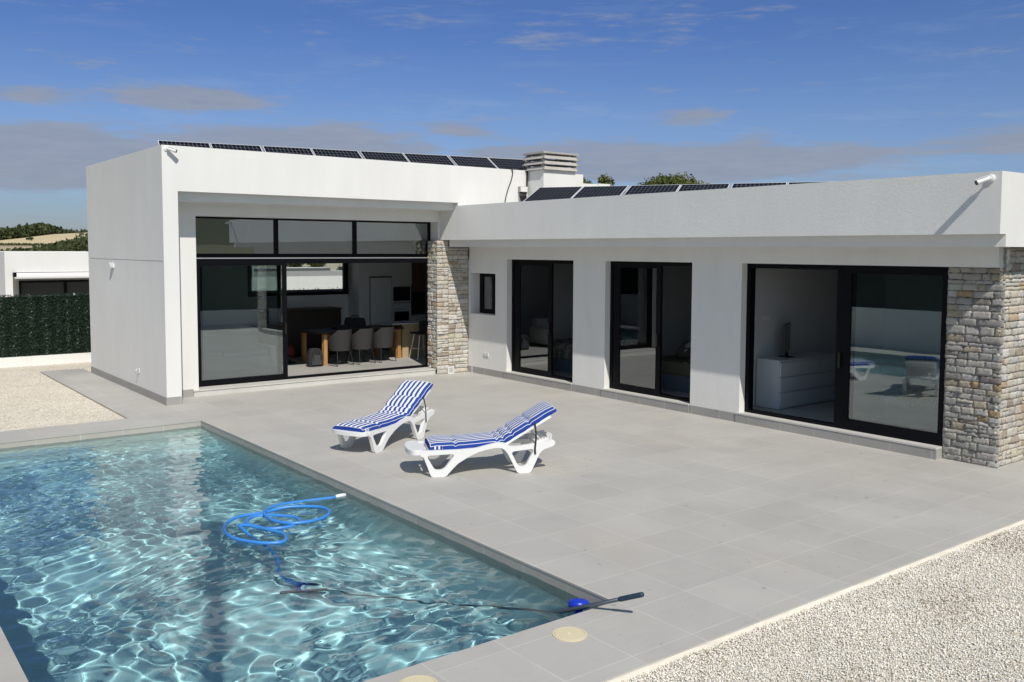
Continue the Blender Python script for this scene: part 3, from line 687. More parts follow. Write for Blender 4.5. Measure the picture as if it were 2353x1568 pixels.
def make_land():
    azs = np.concatenate([np.arange(60, 76, .5), np.arange(76, 84, .08), np.arange(84, 100, .8), np.arange(100, 420, 4)])
    ds = [0, 31, 36, 42, 50, 60, 78, 100, 125, 150, 175, 200, 225, 240, 262, 295, 330, 365, 400, 440, 478, 484, 490, 497, 540, 590, 650, 700, 760, 900, 1100, 1500, 2200, 2900, 5000, 9000]
    V = []; T = []; ox, oy = -2., -4.8; rg = np.random.default_rng(4); r0 = 6.6
    for a in azs:
        ca, sa = math.cos(R(a)), math.sin(R(a))
        for j, d in enumerate(ds):
            # rays from the pool's middle near by, sliding over to rays from the view point far off
            k = min(1, d/60); x = (ox*(1-k)+CX*k)+max(d, r0)*ca; y = (oy*(1-k)+CY*k)+max(d, r0)*sa
            dd = math.hypot(x-CX, y-CY); aa = math.degrees(math.atan2(y-CY, x-CX)) % 360
            aa2 = aa if aa > 50 else aa+360
            z = land_z(aa2 if 50 < aa2 < 110 else 95, dd if d > 30 else 10)
            if not 55 < aa2 < 110 and d >= 900: z += dd*(.055 if d < 4000 else 0)  # unseen hills added behind the view to darken the horizon mirrored in panes
            V.append((x, y, z))
            if not (58 < a < 100) and d < 700: c = (.17,.165,.095)
            elif d < 60: c = (.50,.45,.36)
            elif d < 150: c = (.47,.42,.32)
            elif d < 255: c = (.26,.22,.14)
            elif d < 478: c = (.45,.37,.26)
            elif d < 492: c = (.20,.15,.09)
            elif d < 655: c = (.60,.50,.32)
            elif d < 1000: c = (.075,.085,.045)
            else: c = (.072,.085,.080)
            T.append(c)
    n, m = len(azs), len(ds); I = np.arange(n*m).reshape(n, m); I = np.vstack([I, I[:1]])
    Fq = np.stack([I[:-1,:-1], I[:-1,1:], I[1:,1:], I[1:,:-1]], -1).reshape(-1, 4)
    o = fast_mesh('land', np.array(V), Fq[:, ::-1], M_LAND, {'land': np.array(T)}); tag(o, kind='structure')
    # make normals look up
    if o.data.polygons[0].normal.z < 0: o.data.flip_normals()
    # far wood along the upper edge of the straw field
    P = []; S = []
    for i in range(330):
        az = rg.uniform(78.75, 86); d = rg.uniform(655, 735); x, y = at(az, d); z = land_z(az, d)
        h = rg.uniform(4.5, 8.5)*(1 if az > 79.4 else .55+.45*(az-78.75)/.65); w = rg.uniform(2.2, 4.2)
        q = rg.normal(size=(70, 3)); q /= np.linalg.norm(q, axis=1)[:, None]; q *= rg.uniform(.6, 1, (70, 1))
        P.append(q*[w, w, h*.55]+[x, y, z+h*.5])
    for i in range(160):
        az = rg.uniform(76.6, 79.2); d = rg.uniform(770, 1500); x, y = at(az, d); z = CZ+d*(np.interp(d, [770, 1500], [e_top(az)-.001, e_ridge(az)-.004]))
        q = rg.normal(size=(14, 3)); P.append(q*[2.5, 2.5, 1.2]+[x, y, z+1])
    P = np.concatenate(P); tag(leaf_cloud('woods', P, 1.1, M_FOLD, rg, updir=1.2, aspect=.8), kind='stuff')
    # scrub on the near slope and along the field margin
    P = []
    for i in range(900):
        az = rg.uniform(76.5, 80.3); d = 150+rg.random()**.6*84; x, y = at(az, d); z = land_z(az, d); w = rg.uniform(.4, 1.1)
        q = rg.normal(size=(16, 3))*.6; P.append(q*[w, w, w*.6]+[x, y, z+w*.3])
    for i in range(260):
        az = rg.uniform(78.5, 86); d = 487+rg.normal()*2; x, y = at(az, d); w = rg.uniform(.5, 1.2)
        q = rg.normal(size=(8, 3))*.6; P.append(q*[w*1.6, w, w*.5]+[x, y, land_z(az, d)+.4])
    for i in range(40):
        az = rg.uniform(62, 69); d = rg.uniform(46, 100); x, y = at(az, d); w = rg.uniform(.1, .3)
        q = rg.normal(size=(3, 3))*.4; P.append(q*[w, w, w*.6]+[x, y, land_z(az, d)+w*.3])
    for i in range(90):
        az = rg.uniform(79.2, 84); d = rg.uniform(120, 150); x, y = at(az, d); w = rg.uniform(.3, .8)
        q = rg.normal(size=(10, 3))*.6; P.append(q*[w, w, w*.6]+[x, y, land_z(az, d)+w*.3])
    P = np.concatenate(P); tag(leaf_cloud('scrub', P, .34, M_FOLD, rg, updir=1., aspect=.7), kind='stuff')
make_land()

def tree(label, az, d, ztop, rx, rz, n, leaf, seed, lumps=26, name='pine_tree', group=None, zbase=None, fol=None):
    rg = np.random.default_rng(seed); x, y = at(az, d); zb = land_z(az, d) if zbase is None else zbase
    root = empty(name, (x, y, zb)); tag(root, label, 'tree', group)
    zc = ztop-rz*1.02
    c = rg.normal(size=(lumps, 3)); c /= np.linalg.norm(c, axis=1)[:, None]; c *= rg.uniform(.45, .86, (lumps, 1)); c[:, 2] = np.abs(c[:, 2])*1.1-.25
    lr = rg.uniform(.22, .40, lumps); k = rg.integers(0, lumps, n); q = rg.normal(size=(n, 3)); q /= np.linalg.norm(q, axis=1)[:, None]
    rad = lr[k]*rg.uniform(.55, 1.05, n); P = (c[k]+q*rad[:, None])*[rx, rx, rz]+[x, y, zc]
    tint = np.clip(rg.uniform(0, 1, lumps)[k]*.55+rg.uniform(0, .5, n), 0, 1)
    leaf_cloud('crown', P, leaf, fol or M_FOL, rg, root, tint, .45, .3)
    m = MB(); m.tube([(x, y, zb-.1), (x+.05*rx, y, zb+(zc-zb)*.5), (x, y, zc)], [rx*.11, rx*.08, rx*.05], 8)
    for i in range(min(9, lumps)): p = c[i]*[rx, rx, rz]+[x, y, zc]; m.tube([(x, y, zc-rz*.55), tuple((np.array([x, y, zc-rz*.2])+p)/2), tuple(p)], [rx*.04, rx*.025, rx*.008], 5)
    obj('trunk', m, M_BARK, root, smooth=True)
    return root
tree('broad round-topped pine behind the solar panels of the low wing', 42.45, 42, 6.34, 1.95, 1.0, 14000, .075, 2, 90)
tree('ragged pine top just beyond the chimney and the white parapet end', 48.25, 34, 5.66, 1.0, 1.0, 4200, .065, 3, 26)
tree('small lone pine top between the chimney and the round pine', 46.72, 34, 5.72, .52, .9, 1300, .065, 4, 12)
tree('small dark lone tree low in the straw field below the wood', 80.12, 560, CZ+560*.0107, 2.0, .95, 160, .75, 6, 8, 'field_tree', zbase=CZ+560*.0078, fol=M_FOLD)
tree('dark round lone tree at the top right of the straw field', 77.44, 620, CZ+620*.0154, 2.3, 1.2, 200, .8, 7, 8, 'field_tree', zbase=CZ+620*.0124, fol=M_FOLD)
for (az, s, lab) in ((65.8, 5, 'pale shrub on the slope seen through the back window, left of the greener shrub'), (64.47, 6, 'round green shrub on the slope seen in the middle of the back window')):
    rg = np.random.default_rng(s); d = 58; x, y = at(az, d); zb = land_z(az, d); zt = CZ-.0128*d if s == 6 else CZ-.0145*d
    root = empty('shrub', (x, y, zb)); tag(root, lab, 'shrub', 'shrubs on the slope behind the house')
    q = rg.normal(size=(900, 3)); q /= np.linalg.norm(q, axis=1)[:, None]; q *= rg.uniform(.3, 1, (900, 1)); q[:, 2] = q[:, 2]*.5+.5
    leaf_cloud('foliage', q*[.62, .62, max(.5, zt-zb)]+[x, y, zb], .09, M_FOL if s == 6 else M_FOLD, rg, root)
    m = MB(); 
    for i in range(5): m.tube([(x, y, zb-.05), (x+rg.normal()*.25, y+rg.normal()*.25, zb+.5)], [.03, .012], 5)
    obj('stem', m, M_BARK, root)
x, y = at(77.86, 420); zb = CZ+420*.0055
up = empty('utility_pole', (x, y, zb)); tag(up, 'thin utility pole standing in the straw field', 'pole')
obj('post', MB().tube([(x, y, zb-2), (x, y, CZ+420*.0172)], .12, 6), M_BARK, up); obj('crossarm', MB().box(x-.7, x+.7, y-.06, y+.06, CZ+420*.0165, CZ+420*.0168), M_BARK, up)

def hedge_fence(name, label, a, b, z0, z1, wall_h, dens, seed, side):
    """low white wall with a mat of artificial leaves above; a->b along the fence, side = outward normal of the visible face"""
    a = np.array(a, float); b = np.array(b, float); L_ = np.linalg.norm(b-a); u = (b-a)/L_; n = np.array(side, float); rg = np.random.default_rng(seed)
    root = empty(name, (a[0], a[1], 0)); tag(root, label, 'fence', 'boundary walls with leaf screens')
    def bx(p, q, t0, t1, za, zb):
        m = MB(); P = [p+n*t0, q+n*t0, q+n*t1, p+n*t1]; bb = len(m.v)
        m.v += [(*v, za) for v in P]+[(*v, zb) for v in P]; m.f += [(0,3,2,1),(4,5,6,7),(0,1,5,4),(1,2,6,5),(2,3,7,6),(3,0,4,7)]; return m
    obj('base_wall', bx(a, b, -.16, 0, -.4, wall_h), M_WHITE2, root)
    bk = obj('leaf_screen', bx(a, b, -.09, -.045, wall_h+.004, z1-.03), M_HEDGEB, root)
    N = int(L_*(z1-wall_h)*dens); s = rg.uniform(0, L_, N); zz = wall_h+.01+rg.random(N)*(z1-wall_h+.01); t = rg.uniform(-.055, .0, N)
    P = np.c_[a[0]+u[0]*s+n[0]*t, a[1]+u[1]*s+n[1]*t, zz]
    colm = .5+.5*np.sin(s*24+2*np.sin(s*3)); tint = np.clip(rg.uniform(0, 1, N)*.75+.22*colm, 0, 1)
    lf = leaf_cloud('leaf', P, .027, M_HEDGE, rg, bk, tint, .38); lf['kind'] = 'stuff'
    for k in range(int(L_/2)+1):
        p = a+u*min(L_-.03, k*2+.3)-n*.115; obj('fence_post', MB().tube([(*p, wall_h), (*p, z1+.02)], .022, 6), M_WHITE2, root)
    return root
hedge_fence('fence', 'low white wall with a dark green leaf screen behind the gravel at the back', (-6.1, 9.42), (3.2, 9.42), 0, 1.64, .20, 4200, 1, (0, -1))
hedge_fence('fence', 'dark green leaf screen crossing the view through the back window', (3.24, 9.42), (14.4, 9.42), 0, 1.64, .20, 420, 2, (0, -1))
hedge_fence('fence', 'shaded white wall with leaf screen along the pool, mirrored in the bedroom doors', (-5.9, 9.3), (-5.9, -12.2), 0, 2.45, 1.08, 260, 3, (1, 0))
hedge_fence('fence', 'low white wall with leaf screen mirrored in the closed living room door', (4.6, -13.0), (14.4, -13.0), 0, 2.3, .48, 260, 4, (0, 1))

def make_neighbours():
    h = empty('house', (1.4, 16, -.4)); tag(h, 'white neighbouring house with a rolled awning, behind the leaf screen at far left', 'house')
    w = MB(); x0, x1 = -.30, 3.4
    w.box(x0, -.10, 16, 16.7, -.4, 2.64); w.box(-.10, x1, 16, 16.7, 2.03, 2.64); w.box(3.1, x1, 16, 16.7, -.4, 2.03); w.box(x0, x1, 16.7, 22, -.4, 2.20); w.box(x0, x0+.15, 16.7, 22, 2.20, 2.64); w.box(x1-.15, x1, 16.7, 22, 2.20, 2.64); w.box(x0+.15, x1-.15, 21.8, 22, 2.20, 2.64)
    obj('wall', w, M_WHITE2, h)
    f = MB(); f.box(.17, 3.08, 16.62, 16.69, 1.70, 1.76); f.box(.17, .22, 16.62, 16.69, 0, 1.70); f.box(1.42, 1.50, 16.62, 16.69, 0, 1.70); f.box(3.03, 3.08, 16.62, 16.69, 0, 1.70)
    wd = obj('window', f, M_FRAME, h)
    for a, b in ((.22, 1.42), (1.50, 3.03)): obj('pane', MB().box(a, b, 16.65, 16.66, 0, 1.70), M_SCREENW, wd)
    m = MB(); pr = [(-.0, .0), (.14, .0), (.15, .05), (.13, .13), (.06, .165), (0, .165)]
    m.prism([pr], lambda a, b, t: (t, 15.995-a, 1.845+b), -.06, 3.0); obj('awning', m, M_PLASTIC_M, h, smooth=False)
    b = MB(); b.box(-.10, -.02, 15.84, 15.99, 1.90, 2.03); obj('awning_bracket', b, M_FRAME, h)
    # lower house seen through the back window
    h2 = empty('house', (8, 13.4, -.4)); tag(h2, 'low white flat-roofed house seen only through the back window', 'house')
    w = MB(); w.box(4.6, 13, 13.4, 13.6, -.4, 1.86); w.box(4.6, 4.8, 13.6, 21.8, -.4, 1.86); w.box(12.8, 13, 13.6, 21.8, -.4, 1.86); w.box(4.8, 12.8, 21.6, 21.8, -.4, 1.98)
    obj('wall', w, M_WHITE2, h2); obj('roof', MB().box(4.8, 12.8, 13.6, 21.2, 1.5, 1.84), M_ROOF, h2)
    obj('roof_edge', MB().box(4.8, 12.8, 21.2, 21.59, 1.5, 1.955), mat('grey_roof_sheet', (.10,.11,.12), .7), h2)
    ac = empty('air_conditioner', (5.55, 12.4, .0)); tag(ac, 'white outdoor air conditioner grille at the left of the back window', 'air conditioner')
    obj('case', MB().box(5.38, 5.80, 12.2, 12.5, -.4, 2.36), M_WHITE2, ac)
    g = MB()
    for i in range(5):
        for j in range(2): g.box(5.47+j*.16, 5.60+j*.16, 12.188, 12.199, 1.90+i*.085, 1.96+i*.085)
    obj('grille', g, M_DARK, ac)
M_SCREENW = mat('dark_roller_screen', (.060,.065,.066), .6, spec=.2)
make_neighbours()

# ------------------------------------------------------------------ on the roofs and walls
def make_panels():
    def frame_mat(o, xd, yd):
        x = Vector(xd).normalized(); y = Vector(yd).normalized(); z = x.cross(y); M = Matrix((x, y, z)).transposed().to_4x4(); M.translation = Vector(o); return M
    def panel(w, h):
        root = empty('solar_panel', M=Matrix.Identity(4))
        f = MB(); t = .013; f.box(0, w, -h, -h+t, -.035, .003); f.box(0, w, -t, 0, -.035, .003); f.box(0, t, -h+t, -t, -.035, .003); f.box(w-t, w, -h+t, -t, -.035, .003)
        obj('frame', f, M_PVF, root, local=True)
        c = MB(); c.box(0, 1, 0, 1, -.01, 0); g = obj('cells', c, M_PV, root, local=True); g.scale = (w-2*t, h-2*t, .8); g.location = (t, -h+t, 0)
        for xx in (.08, w-.12): obj('rail', MB().box(xx, xx+.04, -h+.02, -.02, -.075, -.036), M_ALU, root, local=True)
        return root
    proto = None
    b = [(.965,5.184),(1.995,4.974),(3.067,4.754),(4.116,4.540),(5.205,4.317),(6.231,4.107),(7.358,3.876),(8.367,3.670),(9.383,3.462)]
    xd = Vector((.9797, -.2006, 0)); n = Vector((.2006, .9797, 0)); yd = n*math.cos(R(27))+Vector((0,0,math.sin(R(27))))
    lab = ['first solar panel of the upper row, at the outer corner above the camera', 'second solar panel of the upper row, counted from the outer corner', 'third solar panel of the upper row, counted from the outer corner',
           'fourth solar panel of the upper row, counted from the outer corner', 'fifth solar panel of the upper row, counted from the outer corner', 'sixth solar panel of the upper row, third from the chimney', 'seventh solar panel of the upper row, one short of the chimney', 'last solar panel of the upper row, touching the chimney in view']
    for i in range(8):
        w = math.hypot(b[i+1][0]-b[i][0], b[i+1][1]-b[i][1])-(.05 if i % 2 else .022)
        o = panel(w, 1.12); tag(o, lab[i], 'solar panel', 'solar panels on the roofs'); o.matrix_world = frame_mat((*b[i], 5.0), xd, yd)
    T = [(7.332,.395),(7.851,-.413),(8.388,-1.247),(8.94,-2.107),(9.478,-2.944),(10.039,-3.816),(10.58,-4.66)]
    xd = Vector((.54, -.84, 0)); n = Vector((.84, .54, 0)); yd = n*math.cos(R(18))+Vector((0,0,math.sin(R(18))))
    lab = ['lower-row solar panel right beside the chimney foot', 'second lower-row solar panel away from the chimney', 'third lower-row solar panel, in front of the round pine', 'fourth lower-row solar panel from the chimney', 'fifth lower-row solar panel, a thin dark wedge above the long fascia', 'last lower-row solar panel, only its bright top edge showing']
    for i in range(6):
        w = math.hypot(T[i+1][0]-T[i][0], T[i+1][1]-T[i][1])-(.055 if i % 2 else .022)
        o = panel(w, 1.12); tag(o, lab[i], 'solar panel', 'solar panels on the roofs'); o.matrix_world = frame_mat((*T[i], 4.062), xd, yd)
    # supports are hidden behind the parapets
make_panels()

def smooth_path(pts, n=6):
    P = [np.array(p, float) for p in pts]; out = []
    for i in range(len(P)-1):
        p0 = P[max(i-1, 0)]; p1 = P[i]; p2 = P[i+1]; p3 = P[min(i+2, len(P)-1)]
        for k in range(n):
            t = k/n; out.append(.5*((2*p1)+(-p0+p2)*t+(2*p0-5*p1+4*p2-p3)*t*t+(-p0+3*p1-3*p2+p3)*t**3))
    out.append(P[-1]); return [tuple(p) for p in out]
def make_wall_things():
    y = 1.715
    tag(obj('cable', MB().tube(smooth_path([(7.60,1.95,4.60),(7.60,y,4.545),(7.632,y,4.47),(7.592,y,4.30),(7.496,y,4.075),(7.42,y,3.80),(7.40,y-.05,3.50)]), .011, 6), M_BLACK, smooth=True), 'thin black cable hanging down the tall parapet left of the chimney', 'cable')
    tag(obj('cable', MB().tube(smooth_path([(8.00,1.95,4.60),(8.012,1.700,4.56),(8.025,1.690,4.40),(8.012,1.690,4.10),(7.97,1.690,3.95),(7.90,1.66,3.90)]), .018, 6), M_BLACK, smooth=True), 'thick black cable beside the chimney, running into the pale junction box', 'cable')
    jb = empty('junction_box', (7.9, 1.7, 4.04)); tag(jb, 'pale junction box with black cable tails at the foot of the chimney', 'junction box')
    obj('case', MB().box(7.79, 8.0, 1.64, 1.728, 4.045, 4.175), M_GREYPL, jb, bevel=.008); obj('lid', MB().box(7.80, 7.99, 1.632, 1.639, 4.055, 4.165), M_PLASTIC_M, jb)
    t = MB()
    for i in range(6): t.tube(smooth_path([(7.81+i*.03,1.69,4.05),(7.80+i*.035,1.66,3.95),(7.83+i*.03,1.65,3.86),(7.86+i*.02,1.6,3.74)], 4), .014, 5)
    obj('tails', t, M_BLACK, jb); 
    c = MB().lathe([(.0,0),(.06,.02),(.065,.10),(.03,.13)], (8.06,1.10,3.90), 10, Matrix.Rotation(R(60), 3, 'Y')); tag(obj('cable_gland', c, M_BLACK), 'black cone-shaped cable entry beside the first lower solar panel', 'cable entry')
    def camera_unit(base, nrm, aim, label, k=.78):
        base = Vector(base); nrm = Vector(nrm); aim = Vector(aim).normalized()
        root = empty('security_camera', base); tag(root, label, 'security camera', 'security cameras under the roof edges')
        Mn = nrm.to_track_quat('Z', 'Y').to_matrix(); Ma = aim.to_track_quat('Z', 'Y').to_matrix()
        obj('mount', MB().lathe([(.062*k,.0005),(.062*k,.018*k),(.05*k,.03*k),(.025*k,.036*k)], base, 20, Mn), M_PLASTIC, root, smooth=True, auto=35)
        j = base+nrm*.085*k; obj('arm', MB().tube([base+nrm*.03*k, base+nrm*.06*k, j], [.02*k,.018*k,.024*k], 10), M_PLASTIC, root, smooth=True)
        b0 = j-aim*.01
        obj('body', MB().lathe([(p*k, q*k) for p, q in ((.030,0),(.036,.012),(.037,.15),(.040,.152),(.040,.205),(.034,.21))], b0, 20, Ma), M_PLASTIC, root, smooth=True, auto=35)
        obj('lens', MB().lathe([(p*k, q*k) for p, q in ((.0385,.2105),(.0385,.216),(.02,.218),(.005,.214))], b0, 18, Ma), M_BLACK, root, smooth=True, auto=35)
        v = MB(); up = Vector((0,0,1)); rt = aim.cross(up).normalized(); u2 = rt.cross(aim)
        v.obox(b0+aim*.125*k+u2*.043*k, (.036*k, .105*k, .003), Matrix((rt, aim, u2)).transposed()); obj('sun_shield', v, M_PLASTIC, root)
    camera_unit((.085, 1.73, 4.475), (0,-1,0), (.76,-.52,-.30), 'white bullet camera at the top outer corner of the tall block')
    camera_unit((6.169, -9.43, 3.612), (-1,0,0), (-.70,.52,-.33), 'white bullet camera at the near end of the long fascia')
    l = empty('wall_lamp', (0, 5.06, 2.41)); tag(l, 'small white wall lamp on the shaded flank of the tall block', 'wall lamp')
    obj('plate', MB().box(-.022, -.0005, 4.985, 5.135, 2.36, 2.45), M_PLASTIC, l, bevel=.005)
    m = MB(); n = 14
    for k in range(n+1):
        an = math.pi*k/n
        for q in range(5):
            f = q/4; r = .085*(.45+.55*f**.7); m.v.append((-.023-r*math.sin(an)*1.05, 5.06-r*math.cos(an), 2.355+.11*f))
    for k in range(n):
        for q in range(4): m.f.append((k*5+q, (k+1)*5+q, (k+1)*5+q+1, k*5+q+1))
    m.f.append(tuple(k*5 for k in range(n+1))); obj('shade', m, M_PLASTIC, l, smooth=True, auto=40)
    t = empty('tap', (0, 3.40, .43)); tag(t, 'little white outdoor tap low on the shaded flank of the tall block', 'tap')
    obj('plate', MB().box(-.012, -.0005, 3.365, 3.435, .395, .485), M_PLASTIC, t, bevel=.004); obj('spout', MB().tube([(-.012,3.4,.45),(-.05,3.4,.45),(-.065,3.4,.435),(-.065,3.4,.40)], .011, 8), M_ALU, t, smooth=True); obj('handle', MB().box(-.05,-.035,3.37,3.43,.468,.478), M_PLASTIC, t)
make_wall_things()

# ------------------------------------------------------------------ loungers
def make_lounger(loc, rz, label, clabel, cs0, cback, sc=1.):
    root = empty('sun_lounger', (*loc, 0), rz); root.scale = (sc,)*3; tag(root, label, 'sun lounger', 'sun loungers by the pool')
    def rnd(poly, r=.02, n=4):
        out = []
        for i, p in enumerate(poly):
            p = np.array(p); a = np.array(poly[i-1]); b = np.array(poly[(i+1) % len(poly)]); la = np.linalg.norm(a-p); lb = np.linalg.norm(b-p); k = min(r, la*.45, lb*.45)
            s = p+(a-p)/la*k; e = p+(b-p)/lb*k
            for j in range(n+1): t = j/n; out.append(tuple((1-t)**2*s+2*t*(1-t)*p+t*t*e))
        return out
    outer = rnd([(-.085,0),(.095,0),(.155,.07),(.24,.155),(.38,.237),(.5,.287),(.6,.313),(.70,.328),(.77,.326),(.815,.305),(.86,.25),(.985,0),(1.15,0),(1.26,.235),(1.31,.285),(1.44,.325),(1.465,.36),(1.44,.405),(1.30,.372),(.95,.336),(.885,.340),(.815,.388),(.76,.394),(.70,.390),(.60,.368),(.45,.335),(.2,.325),(-.19,.327),(-.215,.318),(-.222,.285),(-.215,.262),(-.19,.255),(-.172,.235)], .03, 4)
    h1 = rnd([(-.125,.268),(.185,.275),(.19,.245),(.075,.10),(.03,.082),(-.03,.085),(-.055,.11),(-.13,.24)], .03, 4)
    h2 = rnd([(.925,.275),(1.165,.298),(1.185,.275),(1.09,.10),(1.06,.082),(1.01,.085),(.985,.105),(.91,.25)], .03, 4)
    for sy in (-1, 1):
        m = MB(); m.prism([outer, h1[::-1], h2[::-1]], lambda a, b, t: (a, t, b), sy*.28-.026, sy*.28+.026); obj('side_frame', m, M_PLASTIC, root, local=True, bevel=.007)
    # lying surface with slats and a rounded foot end
    m = MB(); n = 22
    for i in range(11):
        x0 = -.20+i*.088; m.box(x0, x0+.066, -.253, .253, .295+max(0, (x0-.35)*.07), .318+max(0, (x0-.35)*.07))
    m.box(-.2, .78, -.02, .02, .27, .294); obj('seat', m, M_PLASTIC, root, local=True)
    pl = [(-.19, -.253), (-.19, -.253)][:1]+[(-.225, -.300)]+[(-.225-.15*abs(math.sin(math.pi*k/n))**.6, -.302*math.cos(math.pi*k/n)) for k in range(1, n)]+[(-.225, .300), (-.19, .253)]
    m = MB(); m.prism([pl], lambda a, b, t: (a, b, t), .272, .335); obj('foot_end', m, M_PLASTIC, root, local=True, bevel=.014)
    o = [(1.22,-.253)]+[(1.22+.27*math.sin(math.pi*k/n)**.75, -.253*math.cos(math.pi*k/n)) for k in range(1, n)]+[(1.22,.253)]
    i_ = [(1.22,-.19)]+[(1.22+.20*math.sin(math.pi*k/n)**.75, -.19*math.cos(math.pi*k/n)) for k in range(1, n)]+[(1.22,.19)]
    m = MB(); m.prism([o, [(1.25, -.19)]+i_[1:-1]+[(1.25,.19)]][:1]+[[(a, b) for a, b in ([(1.25,-.185)]+i_[1:-1]+[(1.25,.185)])][::-1]], lambda a, b, t: (a, b, t+(a-1.22)*.16), .338, .376); obj('head_end', m, M_PLASTIC, root, local=True, bevel=.01)
    m = MB(); 
    for yy in (-.22, .22): m.box(.87, 1.25, yy-.02, yy+.02, .27, .318)
    for k in range(5): m.box(1.28+k*.035, 1.295+k*.035, -.21, -.17, .365+k*.006, .40+k*.006); m.box(1.28+k*.035, 1.295+k*.035, .17, .21, .365+k*.006, .40+k*.006)
    obj('ratchet', m, M_PLASTIC, root, local=True)
    # backrest
    ang = R(cback); ca, sa = math.cos(ang), math.sin(ang); hx, hz = .80, .352
    bk = MB(); Mb = Matrix(((ca, 0, -sa), (0, 1, 0), (sa, 0, ca)))
    def bp(s, y, t): return (hx+s*ca-t*sa, y, hz+s*sa+t*ca)
    for s0 in np.arange(.02, .66, .082): 
        c = bp(s0+.032, 0, -.012); bk.obox(c, (.031, .235, .010), Mb)
    for yy in (-.245, .245): bk.obox(bp(.35, yy, -.012), (.35, .022, .016), Mb)
    bk.obox(bp(.69, 0, -.012), (.025, .225, .015), Mb)
    obj('backrest', bk, M_PLASTIC, root, local=True)
    pr = MB(); q0 = bp(.42, 0, -.03); 
    for yy in (-.15, .15): pr.tube([(q0[0], yy, q0[2]), (1.30, yy, .378)], .012, 6)
    pr.tube([(1.30, -.19, .378), (1.30, .19, .378)], .012, 6); obj('prop', pr, M_PLASTIC, root, local=True, smooth=True)
    # ---- cushion: its own thing lying on the lounger
    cu = empty('lounger_cushion', (*loc, .33*sc), rz); cu.scale = (sc,)*3; M0 = Matrix.Translation((*loc, 0)) @ Matrix.Rotation(rz, 4, 'Z'); WORLD[cu.name] = cu.matrix_basis.copy()
    tag(cu, clabel, 'cushion', 'striped cushions on the loungers')
    zo = -.33
    la = .80-cs0; lb = .79; tot = la+lb; na, nc = 96, 39; W = .262
    ang2 = ang
    def path(s):
        if s < la-.09: return (cs0+s, .322+max(0, (cs0+s-.35)*.07), 0.)
        if s > la+.09: d = s-la; return (.80+d*math.cos(ang2), .352+d*math.sin(ang2), ang2)
        t = (s-(la-.09))/.18; p0 = np.array((cs0+la-.09, .322+max(0, (cs0+la-.09-.35)*.07))); p1 = np.array((.80, .350)); p2 = np.array((.80+.09*math.cos(ang2), .352+.09*math.sin(ang2)))
        p = (1-t)**2*p0+2*t*(1-t)*p1+t*t*p2; return (p[0], p[1], ang2*t*t*(3-2*t))
    creases = [la*.34, la*.93, la+.045, la+.17, la+.43]; rgc = random.Random(int(cs0*1000))
    wig = [(rgc.uniform(-1, 1), rgc.uniform(-1, 1)) for _ in creases]
    V = []; ac = []; sd_ = []; F_ = []
    top = np.zeros((na+1, nc+1), int); bot = np.zeros((na+1, nc+1), int)
    def thick(s, v):
        e = max(0., min(s, tot-s)); k = .060+.020*min(1, (e/.10))**.5
        pu = 0.
        for (c, wv) in zip(creases, wig):
            d = s-c-.012*wv[0]*math.sin(9*v+3*wv[1]); pu = max(pu, math.exp(-(d/.020)**2))
        tuft = .62+.38*abs(math.cos(math.pi*(v*4)))**.6
        return k-.026*pu*tuft+.010*math.sin(math.pi*v)
    for i in range(na+1):
        s = tot*i/na; px, pz, a = path(s); tx, tz = math.cos(a), math.sin(a)
        for j in range(nc+1):
            v = j/nc; th = thick(s, v); ed = min(v, 1-v)*2*W; rdx = max(0, 1-ed/.03); th2 = th*(1-.35*rdx**2)
            yy = -W+2*W*v+.004*math.sin(30*s+5*v); top[i, j] = len(V)
            V.append((px-tz*th2, yy, pz+tx*th2+zo)); ac.append(min(.9999, max(0, v+.008*sum(math.exp(-((s-c)/.05)**2)*math.sin(17*v+5*w_[0]) for c, w_ in zip(creases, wig))))); sd_.append(0.)
    # sides and bottom with their own vertices (plain blue)
    per_t = [(i, 0) for i in range(na+1)]+[(na, j) for j in range(1, nc+1)]+[(i, nc) for i in range(na-1, -1, -1)]+[(0, j) for j in range(nc-1, 0, -1)]
    for i in range(na):
        for j in range(nc): F_.append((top[i, j], top[i+1, j], top[i+1, j+1], top[i, j+1]))
    b0 = len(V)
    for (i, j) in per_t: V.append(V[top[i, j]]); ac.append(0.); sd_.append(1.)
    b1 = len(V)
    def out(i, j, k, drop):
        s = tot*i/na; px, pz, a = path(s); x, y_, z_ = V[top[i, j]]
        ox = (-.012 if i == 0 else (.012 if i == na else 0))*k; oy = (-.012 if j == 0 else (.012 if j == nc else 0))*k
        th = thick(s, j/nc)*drop; return (px-math.sin(a)*th+ox*math.cos(a), y_+oy, pz+math.cos(a)*th+zo+ox*math.sin(a))
    for (i, j) in per_t: V.append(out(i, j, 1., .42)); ac.append(0.); sd_.append(1.)
    b2 = len(V)
    for (i, j) in per_t: V.append(out(i, j, .3, .03)); ac.append(0.); sd_.append(1.)
    m_ = len(per_t)
    for bb, cc in ((b0, b1), (b1, b2)):
        for k in range(m_): F_.append((bb+k, cc+k, cc+(k+1) % m_, bb+(k+1) % m_))
    o = fast_mesh('cover', np.array(V), np.array(F_), M_CUSH, {'across': np.array(ac), 'side': np.array(sd_)}, smooth=True)
    o.parent = cu
    lp = [Vector(V[b0+k])+Vector((0,0,.001)) for k in range(m_)]+[Vector(V[b0])]
    obj('piping', MB().tube(lp[::1], .0045, 5, cap=False), M_PIPING, cu, local=True, smooth=True)
